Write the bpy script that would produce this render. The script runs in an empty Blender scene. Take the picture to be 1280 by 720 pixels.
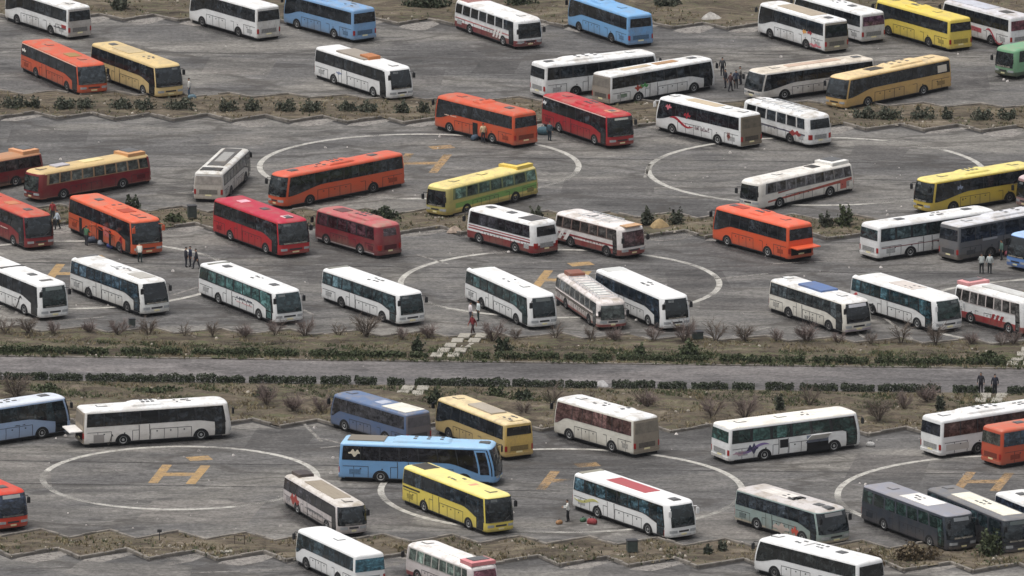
import bpy, math, random
from math import sin, cos, pi, radians
from mathutils import Vector, Matrix

random.seed(7)
scene = bpy.context.scene
COL = scene.collection

# ------------------------------------------------------------------ camera
FPX, PITCH, CAMZ = 14000.0, radians(12.3), 196.212
cam_d = bpy.data.cameras.new('camera')
cam = bpy.data.objects.new('camera', cam_d)
COL.objects.link(cam)
cam_d.sensor_width = 36.0
cam_d.lens = FPX / 1280.0 * 36.0
cam_d.clip_start = 20.0
cam_d.clip_end = 12000.0
cam.location = (0, 0, CAMZ)
cam.rotation_euler = (pi / 2 - PITCH, 0, 0)
scene.camera = cam

# ------------------------------------------------------------------ sky and sun
SUN_EL, SUN_AZ = radians(74), radians(245)      # azimuth: direction the sun stands in, from +y clockwise
world = bpy.data.worlds.new('World')
scene.world = world
world.use_nodes = True
wn = world.node_tree
for n in list(wn.nodes):
    wn.nodes.remove(n)
wo = wn.nodes.new('ShaderNodeOutputWorld')
wb = wn.nodes.new('ShaderNodeBackground')
sk = wn.nodes.new('ShaderNodeTexSky')
sk.sky_type = 'NISHITA'
sk.sun_disc = False
sk.sun_elevation = SUN_EL
sk.sun_rotation = SUN_AZ
sk.air_density = 1.0
sk.dust_density = 5.0
sk.ozone_density = 1.0
hs = wn.nodes.new('ShaderNodeHueSaturation')
hs.inputs['Saturation'].default_value = 0.3     # high thin cloud greys the blue out
wn.links.new(sk.outputs[0], hs.inputs['Color'])
wn.links.new(hs.outputs[0], wb.inputs[0])
wb.inputs[1].default_value = 0.15
wn.links.new(wb.outputs[0], wo.inputs[0])
sun_d = bpy.data.lights.new('sun', 'SUN')
sun_d.energy = 1.5
sun_d.angle = radians(24)
sun_d.color = (1.0, 0.975, 0.955)
sun = bpy.data.objects.new('sun', sun_d)
COL.objects.link(sun)
sv = Vector((sin(SUN_AZ) * cos(SUN_EL), cos(SUN_AZ) * cos(SUN_EL), sin(SUN_EL)))
sun.rotation_euler = sv.to_track_quat('Z', 'Y').to_euler()
sun.location = (0, 900, 300)
scene.view_settings.view_transform = 'Standard'
scene.view_settings.look = 'None'
scene.view_settings.exposure = 0.14
scene.view_settings.gamma = 1.0
scene.cycles.max_bounces = 6
scene.cycles.use_denoising = True

# ------------------------------------------------------------------ helpers
def P(px, py, z=0.0):
    """ground point seen at a place of the 1280x720 photograph"""
    u = (px - 640) / FPX
    v = (360 - py) / FPX
    c, s = cos(PITCH), sin(PITCH)
    dx, dy, dz = u, c + v * s, -s + v * c
    t = (CAMZ - z) / -dz
    return Vector((dx * t, dy * t, z))


def lin(c):
    return tuple((x / 255 / 12.92) if x / 255 <= 0.04045 else ((x / 255 + 0.055) / 1.055) ** 2.4 for x in c)


class NT:
    def __init__(s, name):
        s.m = bpy.data.materials.new(name)
        s.m.use_nodes = True
        s.t = s.m.node_tree
        s.b = s.t.nodes['Principled BSDF']

    def n(s, typ, **kw):
        nd = s.t.nodes.new(typ)
        for k, v in kw.items():
            if isinstance(k, str) and k.startswith('i_'):
                nd.inputs[k[2:].replace('_', ' ')].default_value = v
            else:
                setattr(nd, k, v)
        return nd

    def l(s, a, b):
        s.t.links.new(a, b)

    def ramp(s, src, stops, interp='LINEAR'):
        r = s.t.nodes.new('ShaderNodeValToRGB')
        r.color_ramp.interpolation = interp
        e = r.color_ramp.elements
        while len(e) < len(stops):
            e.new(0.5)
        for k, (p, c) in enumerate(stops):
            e[k].position = p
            e[k].color = (c if isinstance(c, tuple) else (c, c, c)) + (1,)
        s.l(src, r.inputs[0])
        return r.outputs[0]

    def mix(s, f, a, b, typ='MIX'):
        m = s.t.nodes.new('ShaderNodeMix')
        m.data_type = 'RGBA'
        m.blend_type = typ
        if isinstance(f, (int, float)):
            m.inputs[0].default_value = f
        else:
            s.l(f, m.inputs[0])
        for k, x in ((6, a), (7, b)):
            if isinstance(x, tuple):
                m.inputs[k].default_value = x + (1,) if len(x) == 3 else x
            else:
                s.l(x, m.inputs[k])
        return m.outputs[2]

    def coord(s, scale=(1, 1, 1), rot=0.0, src='Object'):
        tc = s.t.nodes.new('ShaderNodeTexCoord')
        mp = s.t.nodes.new('ShaderNodeMapping')
        mp.inputs['Scale'].default_value = scale
        mp.inputs['Rotation'].default_value = (0, 0, rot)
        s.l(tc.outputs[src], mp.inputs[0])
        return mp.outputs[0]

    def noise(s, vec, scale, detail=4, rough=0.6, dist=0.0):
        nd = s.t.nodes.new('ShaderNodeTexNoise')
        nd.inputs['Scale'].default_value = scale
        nd.inputs['Detail'].default_value = detail
        nd.inputs['Roughness'].default_value = rough
        nd.inputs['Distortion'].default_value = dist
        s.l(vec, nd.inputs['Vector'])
        return nd.outputs[0]

    def bump(s, h, st, dist=0.05):
        b = s.t.nodes.new('ShaderNodeBump')
        b.inputs['Strength'].default_value = st
        b.inputs['Distance'].default_value = dist
        s.l(h, b.inputs['Height'])
        s.l(b.outputs[0], s.b.inputs['Normal'])


MATS = {}


def paint(rgb, rough=0.42, dirt=0.35, name='paint'):
    key = (name, tuple(rgb), rough, dirt)
    if key in MATS:
        return MATS[key]
    t = NT(name)
    v = t.coord((1, 1, 1))
    big = t.noise(v, 0.6, 5, 0.65)
    v2 = t.coord((0.5, 3.0, 1.5))
    strk = t.noise(v2, 2.2, 5, 0.7)
    oi = t.t.nodes.new('ShaderNodeObjectInfo')
    base = lin(rgb)
    dust = lin((128, 116, 100))
    f = t.ramp(big, [(0.42, 0.0), (0.72, dirt)])
    f2 = t.ramp(strk, [(0.5, 0.0), (0.75, dirt * 0.9)])
    c = t.mix(f, base, dust)
    c = t.mix(f2, c, tuple(x * 0.55 for x in dust))
    # splash dirt thrown up by the wheels on the lowest half metre
    sep = t.t.nodes.new('ShaderNodeSeparateXYZ')
    t.l(t.coord(), sep.inputs[0])
    mr = t.t.nodes.new('ShaderNodeMapRange')
    mr.inputs[1].default_value = 0.25
    mr.inputs[2].default_value = 1.0
    mr.inputs[3].default_value = 1.0
    mr.inputs[4].default_value = 0.0
    t.l(sep.outputs[2], mr.inputs[0])
    mm = t.t.nodes.new('ShaderNodeMath')
    mm.operation = 'MULTIPLY'
    t.l(mr.outputs[0], mm.inputs[0])
    t.l(t.ramp(big, [(0.3, 0.1), (0.65, 0.55 * min(1, dirt * 2.5))]), mm.inputs[1])
    c = t.mix(mm.outputs[0], c, dust)
    t.l(c, t.b.inputs['Base Color'])
    t.b.inputs['Roughness'].default_value = rough
    t.b.inputs['Specular IOR Level'].default_value = 0.4
    MATS[key] = t.m
    return t.m


def roofpaint(rgb, dirt):
    key = ('roof', tuple(rgb), dirt)
    if key in MATS:
        return MATS[key]
    t = NT('roof_paint')
    v = t.coord()
    base = lin(rgb)
    a = t.noise(v, 0.9, 6, 0.7, 0.5)
    b = t.noise(t.coord((0.7, 2.2, 1)), 3.2, 5, 0.75)
    c = t.mix(t.ramp(a, [(0.46, 0.0), (0.66, min(0.85, dirt * 1.9))]), base, lin((150, 136, 116)))
    c = t.mix(t.ramp(b, [(0.57, 0.0), (0.72, min(0.8, dirt * 1.6))]), c, lin((92, 84, 76)))
    t.l(c, t.b.inputs['Base Color'])
    t.b.inputs['Roughness'].default_value = 0.55
    MATS[key] = t.m
    return t.m


def glass(rgb, name='glass', var=0.5):
    key = ('g', name, tuple(rgb), var)
    if key in MATS:
        return MATS[key]
    t = NT(name)
    v = t.coord((1.1, 1.1, 1.6))
    a = t.noise(v, 1.7, 3, 0.7, 0.6)
    c0 = lin(rgb)
    # curtains, seats and shelves dimly seen behind the glass
    c = t.ramp(a, [(0.38, tuple(x * 0.4 for x in c0)), (0.52, c0),
                   (0.68, tuple(min(1, x * (1 + 2.4 * var) + 0.02 * var) for x in c0))])
    # every pane has its own curtain or seat row behind it
    sx = t.t.nodes.new('ShaderNodeSeparateXYZ')
    t.l(t.coord(), sx.inputs[0])
    sn = t.n('ShaderNodeMath', operation='SNAP')
    sn.inputs[1].default_value = 0.85
    t.l(sx.outputs[0], sn.inputs[0])
    oi = t.t.nodes.new('ShaderNodeObjectInfo')
    ad = t.n('ShaderNodeMath', operation='MULTIPLY_ADD')
    ad.inputs[1].default_value = 37.0
    t.l(oi.outputs['Random'], ad.inputs[0])
    t.l(sn.outputs[0], ad.inputs[2])
    wnz = t.t.nodes.new('ShaderNodeTexWhiteNoise')
    wnz.noise_dimensions = '1D'
    t.l(ad.outputs[0], wnz.inputs['W'])
    c = t.mix(0.85, c, t.ramp(wnz.outputs['Value'], [(0.0, 0.45), (0.6, 1.0), (0.8, 1.2), (1.0, 2.0)]), 'MULTIPLY')
    t.l(c, t.b.inputs['Base Color'])
    t.b.inputs['Roughness'].default_value = 0.12
    t.b.inputs['Specular IOR Level'].default_value = 0.6
    MATS[key] = t.m
    return t.m


def plain(rgb, rough=0.7, name='plain', amt=0.25, sc=4.0, metal=0.0):
    key = ('p', name, tuple(rgb), rough, amt, sc)
    if key in MATS:
        return MATS[key]
    t = NT(name)
    a = t.noise(t.coord(), sc, 5, 0.65)
    c0 = lin(rgb)
    c = t.ramp(a, [(0.3, tuple(x * (1 - amt) for x in c0)), (0.7, tuple(min(1, x * (1 + amt)) for x in c0))])
    t.l(c, t.b.inputs['Base Color'])
    t.b.inputs['Roughness'].default_value = rough
    t.b.inputs['Metallic'].default_value = metal
    MATS[key] = t.m
    return t.m


class MB:
    def __init__(s):
        s.v, s.f, s.m = [], [], []

    def add(s, v, f, m=0):
        o = len(s.v)
        s.v += [tuple(p) for p in v]
        s.f += [tuple(i + o for i in q) for q in f]
        s.m += [m] * len(f)

    def box(s, c, d, m=0, rz=0.0, top=1.0, tilt=None):
        """a box with chamfered look: top face scaled by `top`"""
        cx, cy, cz = c
        hx, hy, hz = d[0] / 2, d[1] / 2, d[2] / 2
        pts = []
        for z, k in ((-hz, 1.0), (hz * 0.6, 1.0), (hz, top)):
            for x, y in ((-1, -1), (1, -1), (1, 1), (-1, 1)):
                X, Y = x * hx * k, y * hy * k
                if k != 1.0:
                    X = x * (hx - (1 - k) * min(hx, hy))
                    Y = y * (hy - (1 - k) * min(hx, hy))
                pts.append(Vector((X, Y, z)))
        if tilt:
            R = Matrix.Rotation(tilt[0], 3, 'X') @ Matrix.Rotation(tilt[1], 3, 'Y')
            pts = [R @ p for p in pts]
        ca, sa = cos(rz), sin(rz)
        pts = [(cx + p.x * ca - p.y * sa, cy + p.x * sa + p.y * ca, cz + p.z) for p in pts]
        fs = [(3, 2, 1, 0), (8, 9, 10, 11)]
        for r in (0, 4):
            for k in range(4):
                fs.append((r + k, r + (k + 1) % 4, r + 4 + (k + 1) % 4, r + 4 + k))
        s.add(pts, fs, m)

    def tube(s, pts, rad, n=5, m=0, cap=True):
        pts = [Vector(p) for p in pts]
        if isinstance(rad, (int, float)):
            rad = [rad] * len(pts)
        vs = []
        for i, p in enumerate(pts):
            d = (pts[min(i + 1, len(pts) - 1)] - pts[max(i - 1, 0)])
            if d.length < 1e-6:
                d = Vector((0, 0, 1))
            d.normalize()
            a = d.cross(Vector((0, 0, 1)))
            if a.length < 0.05:
                a = d.cross(Vector((0, 1, 0)))
            a.normalize()
            b = d.cross(a)
            for k in range(n):
                t = 2 * pi * k / n
                vs.append(p + (a * cos(t) + b * sin(t)) * rad[i])
        fs = []
        for i in range(len(pts) - 1):
            for k in range(n):
                fs.append((i * n + k, i * n + (k + 1) % n, (i + 1) * n + (k + 1) % n, (i + 1) * n + k))
        if cap:
            fs.append(tuple(range(n))[::-1])
            fs.append(tuple((len(pts) - 1) * n + k for k in range(n)))
        s.add(vs, fs, m)

    def disc(s, c, prof, n=20, m=0, ax=1.0):
        """lathe round the local y axis: prof = [(y, r), ...]"""
        vs = []
        for y, r in prof:
            for k in range(n):
                t = 2 * pi * k / n
                vs.append((c[0] + r * cos(t), c[1] + y * ax, c[2] + r * sin(t)))
        fs = []
        for i in range(len(prof) - 1):
            for k in range(n):
                fs.append((i * n + k, i * n + (k + 1) % n, (i + 1) * n + (k + 1) % n, (i + 1) * n + k))
        fs.append(tuple(range(n)))
        fs.append(tuple((len(prof) - 1) * n + k for k in range(n)))
        s.add(vs, fs, m)

    def build(s, name, mats, parent=None, smooth=False, loc=None):
        me = bpy.data.meshes.new(name)
        me.from_pydata(s.v, [], s.f)
        if not isinstance(mats, (list, tuple)):
            mats = [mats]
        for m in mats:
            me.materials.append(m)
        if len(mats) > 1:
            me.polygons.foreach_set('material_index', s.m)
        if smooth:
            me.polygons.foreach_set('use_smooth', [True] * len(me.polygons))
        me.update()
        o = bpy.data.objects.new(name, me)
        COL.objects.link(o)
        if parent is not None:
            o.parent = parent
        if loc is not None:
            o.location = loc
        return o


def empty(name, loc, rz=0.0):
    o = bpy.data.objects.new(name, None)
    o.location = loc
    o.rotation_euler = (0, 0, rz)
    COL.objects.link(o)
    return o


def tag(o, label=None, cat=None, group=None, kind=None):
    if label:
        o['label'] = label
    if cat:
        o['category'] = cat
    if group:
        o['group'] = group
    if kind:
        o['kind'] = kind
    return o


def copy_tree(o, parent=None):
    c = o.copy()
    COL.objects.link(c)
    if parent is not None:
        c.parent = parent
    for ch in list(KIDS.get(o.name, [])):
        copy_tree(ch, c)
    return c


KIDS = {}


def smooth01(t):
    t = max(0.0, min(1.0, t))
    return t * t * (3 - 2 * t)

# ------------------------------------------------------------------ ground materials
TILT = radians(-3.6)


def asphalt_material(name, base, warm, marks=True):
    t = NT(name)
    w = t.coord((1, 1, 1), TILT)
    wx = t.coord((0.42, 1, 1), TILT)
    wxx = t.coord((0.10, 1, 1), TILT)
    big = t.noise(wx, 0.085, 6, 0.62, 0.6)
    mid = t.noise(wx, 0.50, 7, 0.74, 0.9)
    fine = t.noise(w, 2.6, 6, 0.8)
    strk = t.noise(wxx, 1.1, 5, 0.65, 0.2)
    c = t.ramp(big, [(0.28, lin(tuple(x * 0.72 for x in base))), (0.45, lin(base)),
                     (0.60, lin(tuple(x * 1.12 for x in warm))), (0.78, lin(tuple(x * 1.32 for x in warm)))])
    g = t.ramp(mid, [(0.30, 0.46), (0.43, 0.84), (0.55, 1.06), (0.70, 1.5)])
    c = t.mix(1.0, c, g, 'MULTIPLY')
    g2 = t.ramp(strk, [(0.3, 0.8), (0.5, 1.0), (0.7, 1.18)])
    c = t.mix(0.6, c, g2, 'MULTIPLY')
    g3 = t.ramp(fine, [(0.32, 0.38), (0.5, 1.0), (0.68, 1.65)])
    c = t.mix(0.8, c, g3, 'MULTIPLY')
    if marks:
        # oil drips and tyre grime
        oil = t.noise(wx, 0.22, 5, 0.7, 1.5)
        of = t.ramp(oil, [(0.56, 0.0), (0.66, 0.65)])
        c = t.mix(of, c, lin((58, 56, 55)))
        # cracks sealed and unsealed
        vo = t.t.nodes.new('ShaderNodeTexVoronoi')
        vo.feature = 'DISTANCE_TO_EDGE'
        vo.inputs['Scale'].default_value = 0.11
        wob = t.n('ShaderNodeVectorMath', operation='ADD')
        nz = t.t.nodes.new('ShaderNodeTexNoise')
        nz.inputs['Scale'].default_value = 0.5
        nz.inputs['Detail'].default_value = 5
        t.l(t.coord((0.45, 1, 1), TILT), nz.inputs['Vector'])
        sc = t.n('ShaderNodeVectorMath', operation='SCALE')
        sc.inputs['Scale'].default_value = 3.0
        t.l(nz.outputs['Color'], sc.inputs[0])
        t.l(t.coord((0.45, 1, 1), TILT), wob.inputs[0])
        t.l(sc.outputs[0], wob.inputs[1])
        t.l(wob.outputs[0], vo.inputs['Vector'])
        cr = t.ramp(vo.outputs['Distance'], [(0.008, 0.55), (0.04, 0.0)])
        c = t.mix(cr, c, lin((62, 58, 54)))
        # paving seams laid along the lot
        sp = t.t.nodes.new('ShaderNodeSeparateXYZ')
        t.l(w, sp.inputs[0])
        ma = t.n('ShaderNodeMath', operation='MULTIPLY_ADD')
        t.l(nz.outputs[0], ma.inputs[0])
        ma.inputs[1].default_value = 0.5
        t.l(sp.outputs[1], ma.inputs[2])
        pp = t.n('ShaderNodeMath', operation='PINGPONG')
        t.l(ma.outputs[0], pp.inputs[0])
        pp.inputs[1].default_value = 3.6
        se = t.ramp(pp.outputs[0], [(0.0, 0.5), (0.09, 0.0)])
        mk = t.n('ShaderNodeMath', operation='MULTIPLY')
        t.l(se, mk.inputs[0])
        t.l(t.ramp(mid, [(0.4, 0.0), (0.55, 1.0)]), mk.inputs[1])
        c = t.mix(mk.outputs[0], c, lin((66, 62, 60)))
    t.l(c, t.b.inputs['Base Color'])
    t.b.inputs['Roughness'].default_value = 0.9
    t.b.inputs['Specular IOR Level'].default_value = 0.25
    t.bump(fine, 0.4, 0.03)
    return t.m


def dirt_material(name, green=0.3, tone=1.0):
    t = NT(name)
    w = t.coord((0.35, 1, 1), TILT)
    wi = t.coord((1, 1, 1), TILT)
    a = t.noise(w, 0.55, 7, 0.68, 0.8)
    b = t.noise(w, 1.9, 5, 0.7, 0.3)
    f = t.noise(wi, 5.0, 4, 0.75)
    k = lambda c: lin(tuple(x * tone for x in c))
    c = t.ramp(a, [(0.28, k((58, 52, 46))), (0.45, k((84, 76, 66))), (0.58, k((105, 95, 82))), (0.74, k((140, 129, 115)))])
    g = t.ramp(b, [(0.5, 0.0), (0.62, green)])
    c = t.mix(g, c, lin((74, 78, 54)))
    d = t.ramp(b, [(0.3, 0.42), (0.5, 1.0), (0.7, 1.5)])
    c = t.mix(0.9, c, d, 'MULTIPLY')
    d = t.ramp(f, [(0.25, 0.6), (0.5, 1.0), (0.78, 1.4)])
    c = t.mix(0.85, c, d, 'MULTIPLY')
    t.l(c, t.b.inputs['Base Color'])
    t.b.inputs['Roughness'].default_value = 0.95
    t.b.inputs['Specular IOR Level'].default_value = 0.1
    t.bump(b, 0.7, 0.2)
    return t.m


def line_material(name, rgb, wear=0.5, fade=True):
    t = NT(name)
    w = t.coord()
    a = t.noise(w, 1.2, 6, 0.75)
    c = t.ramp(a, [(0.25, lin((112, 106, 100))), (0.25 + 0.33 * wear, lin(tuple(x * 0.85 for x in rgb))), (0.7, lin(rgb))])
    t.l(c, t.b.inputs['Base Color'])
    t.b.inputs['Roughness'].default_value = 0.8
    al = t.ramp(t.noise(w, 2.6, 6, 0.8), [(0.30, 0.0), (0.30 + 0.22 * wear, 1.0)])
    far = t.ramp(t.noise(w, 0.11, 3, 0.6), [(0.40, max(0.0, 1 - 1.0 * wear) if fade else 1.0), (0.50, 1.0)])
    mm = t.n('ShaderNodeMath', operation='MULTIPLY')
    t.l(al, mm.inputs[0])
    t.l(far, mm.inputs[1])
    t.l(mm.outputs[0], t.b.inputs['Alpha'])
    return t.m


M_ASPH = asphalt_material('asphalt', (93, 91, 89), (102, 99, 94))
M_ROAD = asphalt_material('road_asphalt', (92, 89, 88), (98, 94, 92), False)
M_DIRT = dirt_material('dirt')
M_DIRTG = dirt_material('weedy_dirt', 0.6)
M_KERB = plain((116, 110, 102), 0.9, 'kerb_concrete', 0.5, 0.9)
M_CONC = plain((146, 141, 130), 0.9, 'pale_concrete', 0.25, 3.0)
M_LINE = line_material('white_road_paint', (200, 196, 186), 0.78)
M_LINEF = line_material('faded_white_paint', (166, 162, 154), 1.15)
M_ORANGE2 = line_material('yellow_road_paint', (176, 144, 96), 0.7, False)
M_ORANGE = line_material('orange_road_paint', (182, 146, 96), 1.0)

# ------------------------------------------------------------------ lines of the layout (photo pixels on the ground)
def saw(y0, slope, xl, per, amp, up=0.68):
    def f(x):
        u = ((x - xl) / per) % 1.0
        h = u / up if u < up else (1 - u) / (1 - up)
        return y0 + slope * x - amp * h
    xs = []
    k0 = int((-420 - xl) / per) - 1
    k = k0
    while xl + k * per < 1720:
        for q in (xl + k * per, xl + (k + up) * per):
            if -400 < q < 1700:
                xs.append(q)
        k += 1
    f.xs = [-400.0] + xs + [1700.0]
    return f


def straight(y0, slope):
    f = lambda x: y0 + slope * x
    f.xs = [-400.0 + 70 * k for k in range(31)]
    return f


K1 = saw(697, .0155, 186, 85.8, 11)
K2 = saw(673, .0135, 86, 85.5, 10, 0.6)
K3 = saw(285, .0145, 575, 76.5, 8)
K4 = saw(264, .0125, 491, 76.5, 7, 0.55)
K5 = saw(148, .014, 72, 72.2, 7, 0.6)
K6 = saw(119, .014, 100, 72.2, 5, 0.6)
K7 = saw(23.5, .0148, 155, 68.6, 6.5, 0.55)
K8 = saw(416, .0135, 900, 85, 7)
K9 = saw(530, .0135, 350, 81.7, 9, 0.58)
R_UP = straight(446, .0125)
R_LO = straight(476.5, .0135)
FAR = straight(-120, .0125)


def kerb(fn, mat=M_KERB, w=0.24, h=0.24, name='kerb'):
    mb = MB()
    pts = [P(x, fn(x)) for x in fn.xs]
    # jitter and miss pieces the way old kerbs settle
    for a, b in zip(pts, pts[1:]):
        n = max(1, int((b - a).length / 1.0))
        for k in range(n):
            if random.random() < 0.045:
                continue
            p = a.lerp(b, k / n)
            q = a.lerp(b, (k + 0.97) / n)
            d = (q - p)
            L = d.length
            c = (p + q) / 2
            hh = h * random.uniform(0.8, 1.1)
            mb.box((c.x + random.uniform(-.02, .02), c.y + random.uniform(-.03, .03), hh / 2 - 0.02), (L, w, hh + 0.04), 0,
                   math.atan2(d.y, d.x) + random.uniform(-.02, .02), 0.85)
    o = mb.build(name, mat)
    tag(o, kind='structure')
    return o


def band(name, lo, hi, mat, rows=8, z=0.10, bump=0.12, xstep=5.0):
    xs = set(lo.xs) | set(hi.xs)
    x = -400.0
    while x < 1700:
        xs.add(x)
        x += xstep
    xs = sorted(xs)
    mb = MB()
    vs = []
    for x in xs:
        a = P(x, lo(x))
        b = P(x, hi(x))
        for r in range(rows + 1):
            t = r / rows
            p = a.lerp(b, t)
            e = min(1.0, 4 * min(t, 1 - t))
            zz = z + bump * e * (0.5 + 0.5 * sin(p.x * 0.9 + 3 * sin(p.y * 0.35)) + 0.5 * sin(p.y * 1.3 + p.x * 0.4)
                                 + random.uniform(-0.35, 0.35))
            vs.append((p.x, p.y, max(0.03, zz)))
    n = rows + 1
    fs = [(i * n + r, (i + 1) * n + r, (i + 1) * n + r + 1, i * n + r + 1) for i in range(len(xs) - 1) for r in range(rows)]
    mb.add(vs, fs)
    o = mb.build(name, mat, smooth=True)
    tag(o, kind='structure')
    return o


def sheet(name, pts, mat, z):
    mb = MB()
    mb.add([(p[0], p[1], z) for p in pts], [tuple(range(len(pts)))])
    o = mb.build(name, mat)
    tag(o, kind='structure')
    return o


sheet('ground', [(-4000, -1500), (4000, -1500), (4000, 7000), (-4000, 7000)], dirt_material('open_ground', 0.45), -0.03)
sheet('parking_lot', [(-170, 700), (170, 700), (170, 1046), (-170, 1046)], M_ASPH, 0.0)
band('road', R_LO, R_UP, M_ROAD, 2, 0.012, 0.0, 60)
band('dirt_strip', K1, K2, M_DIRT, 8)
band('dirt_strip', K3, K4, M_DIRTG, 8)
band('dirt_strip', K5, K6, M_DIRT, 8)
band('dirt_verge', R_UP, K8, dirt_material('grassy_dirt', 0.8, 0.95), 14, 0.12, 0.16)
band('dirt_verge', K9, R_LO, M_DIRTG, 18, 0.12, 0.22)
band('dirt_field', K7, FAR, M_DIRTG, 26, 0.12, 0.3, 8)
for f in (K1, K2, K3, K4, K5, K6, K7, K8, K9):
    kerb(f)
kerb(R_UP, M_KERB, 0.2, 0.14, 'road_kerb')
kerb(R_LO, M_KERB, 0.2, 0.14, 'road_kerb')

def gutter(fn, d0=0.4, d1=2.6):  # strip of painted shade at the kerb foot, with gutter dirt
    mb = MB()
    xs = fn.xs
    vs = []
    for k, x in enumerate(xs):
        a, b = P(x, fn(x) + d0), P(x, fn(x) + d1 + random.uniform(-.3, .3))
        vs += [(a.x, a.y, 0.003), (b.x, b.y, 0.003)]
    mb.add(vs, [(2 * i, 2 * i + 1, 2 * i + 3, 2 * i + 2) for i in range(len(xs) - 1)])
    o = mb.build('kerb_shade_grime', M_KERB_SHADE)
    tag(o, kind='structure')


M_KERB_SHADE = line_material('kerb_shade_dirt', (46, 43, 41), 0.35)  # dark strip painting the shade at the kerb foot, with gutter dirt
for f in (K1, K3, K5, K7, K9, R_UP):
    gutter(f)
# pale dust that collects in the bays below the saw-tooth kerbs
M_DUST = line_material('pale_dust', (158, 152, 144), 1.0)
dz = 0.0045
for f, side in ((K1, 1), (K5, 1), (K3, 1), (K7, 1)):
    xs = f.xs
    for a, b in zip(xs[1:], xs[2:]):
        if f(b) < f(a) and random.random() < 0.75:
            x0, x1 = a + 4, b + 6
            d = random.uniform(4, 9)
            ring = [(x0 + 2, f(x0) + 1.2), ((x0 + x1) / 2, f((x0 + x1) / 2) + 1.5), (x1, f(b) + 1.5), (x1 + 8, f(b) + d * 0.6),
                    (x1 - 10, f(b) + d * 1.5), ((x0 + x1) / 2 - 6, f(a) + d * 0.8), (x0 - 4, f(a) + 3)]
            sheet('dust_patch', [P(*q) for q in ring], M_DUST, dz)
            dz += 0.00015

# ------------------------------------------------------------------ painted rings and letters
def ring(px, py, rpx, w=0.50, mat=M_LINE, a0=0, a1=360):
    c = P(px, py)
    r = rpx / FPX * math.hypot(c.y, CAMZ)
    mb = MB()
    n = 120
    vs = []
    for k in range(n + 1):
        t = radians(a0 + (a1 - a0) * k / n)
        for rr in (r - w, r):
            vs.append((c.x + rr * cos(t), c.y + rr * sin(t), 0.008))
    mb.add(vs, [(2 * k, 2 * k + 1, 2 * k + 3, 2 * k + 2) for k in range(n)])
    o = mb.build('painted_ring', mat)
    tag(o, kind='structure')
    return c, r


def quad_line(a, b, w, mat, name='painted_line', z=0.008):
    d = (b - a).normalized()
    n = Vector((-d.y, d.x, 0)) * w / 2
    return sheet(name, [a - n, b - n, b + n, a + n], mat, z)


RINGS = [(524, 207.5, 203), (1020, 213.5, 213), (700, 354, 203), (1333, 391, 203), (90, 343, 203), (225, 597, 175.5),
         (702, 612.5, 230), (1268, 620, 225), (60, 118, 190)]
for q in RINGS[:8]:
    ring(*q)
# the orange H in the middle of the rings
def letter_h(px, py, s=1.0):
    mo = M_ORANGE2 if px in (223, 90, 700) else M_ORANGE
    def q(x, y):
        return P(px + x * s, py + y * s)
    def bar(p0, p1, w):
        quad_line(q(*p0), q(*p1), w, mo, 'painted_letter', 0.0085)
    bar((-32, 11), (-14, -12), 0.75)
    bar((15, 12), (34, -11), 0.75)
    a, b = q(-22, 0), q(24, 0)
    quad_line(a, b, 1.1, mo, 'painted_letter', 0.009)
    bar((12, -19), (40, -21), 1.4)
for px, py in ((223, 593), (526, 204), (90, 342), (700, 350), (708, 601), (1228, 602), (1310, 362)):
    letter_h(px, py)
# faded bay lines
for a, b in (((360, 510), (402, 552)), ((402, 548), (470, 566)), ((900, 424), (962, 409)), ((1105, 397), (1146, 428)),
             ((536, 381), (590, 393)), ((86, 385), (140, 382)), ((640, 659.5), (716, 659)), ((470, 553), (400, 560)),
             ((215, 369), (247, 359)), ((240, 716), (300, 714)), ((310, 713), (380, 712)), ((40, 350), (20, 392)),
             ((395, 395), (360, 378)), ((560, 330), (520, 318)), ((960, 330), (1040, 326)), ((430, 249), (530, 247)),
             ((1040, 390), (1090, 430)), ((1170, 359), (1282, 348)), ((812, 205), (806, 222)), ((130, 396), (60, 402)),
             ((880, 350), (960, 342)), ((1060, 254), (1136, 246)), ((1140, 135), (1210, 128)), ((0, 385), (86, 386))):
    quad_line(P(*a), P(*b), 0.28, M_LINEF)

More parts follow.
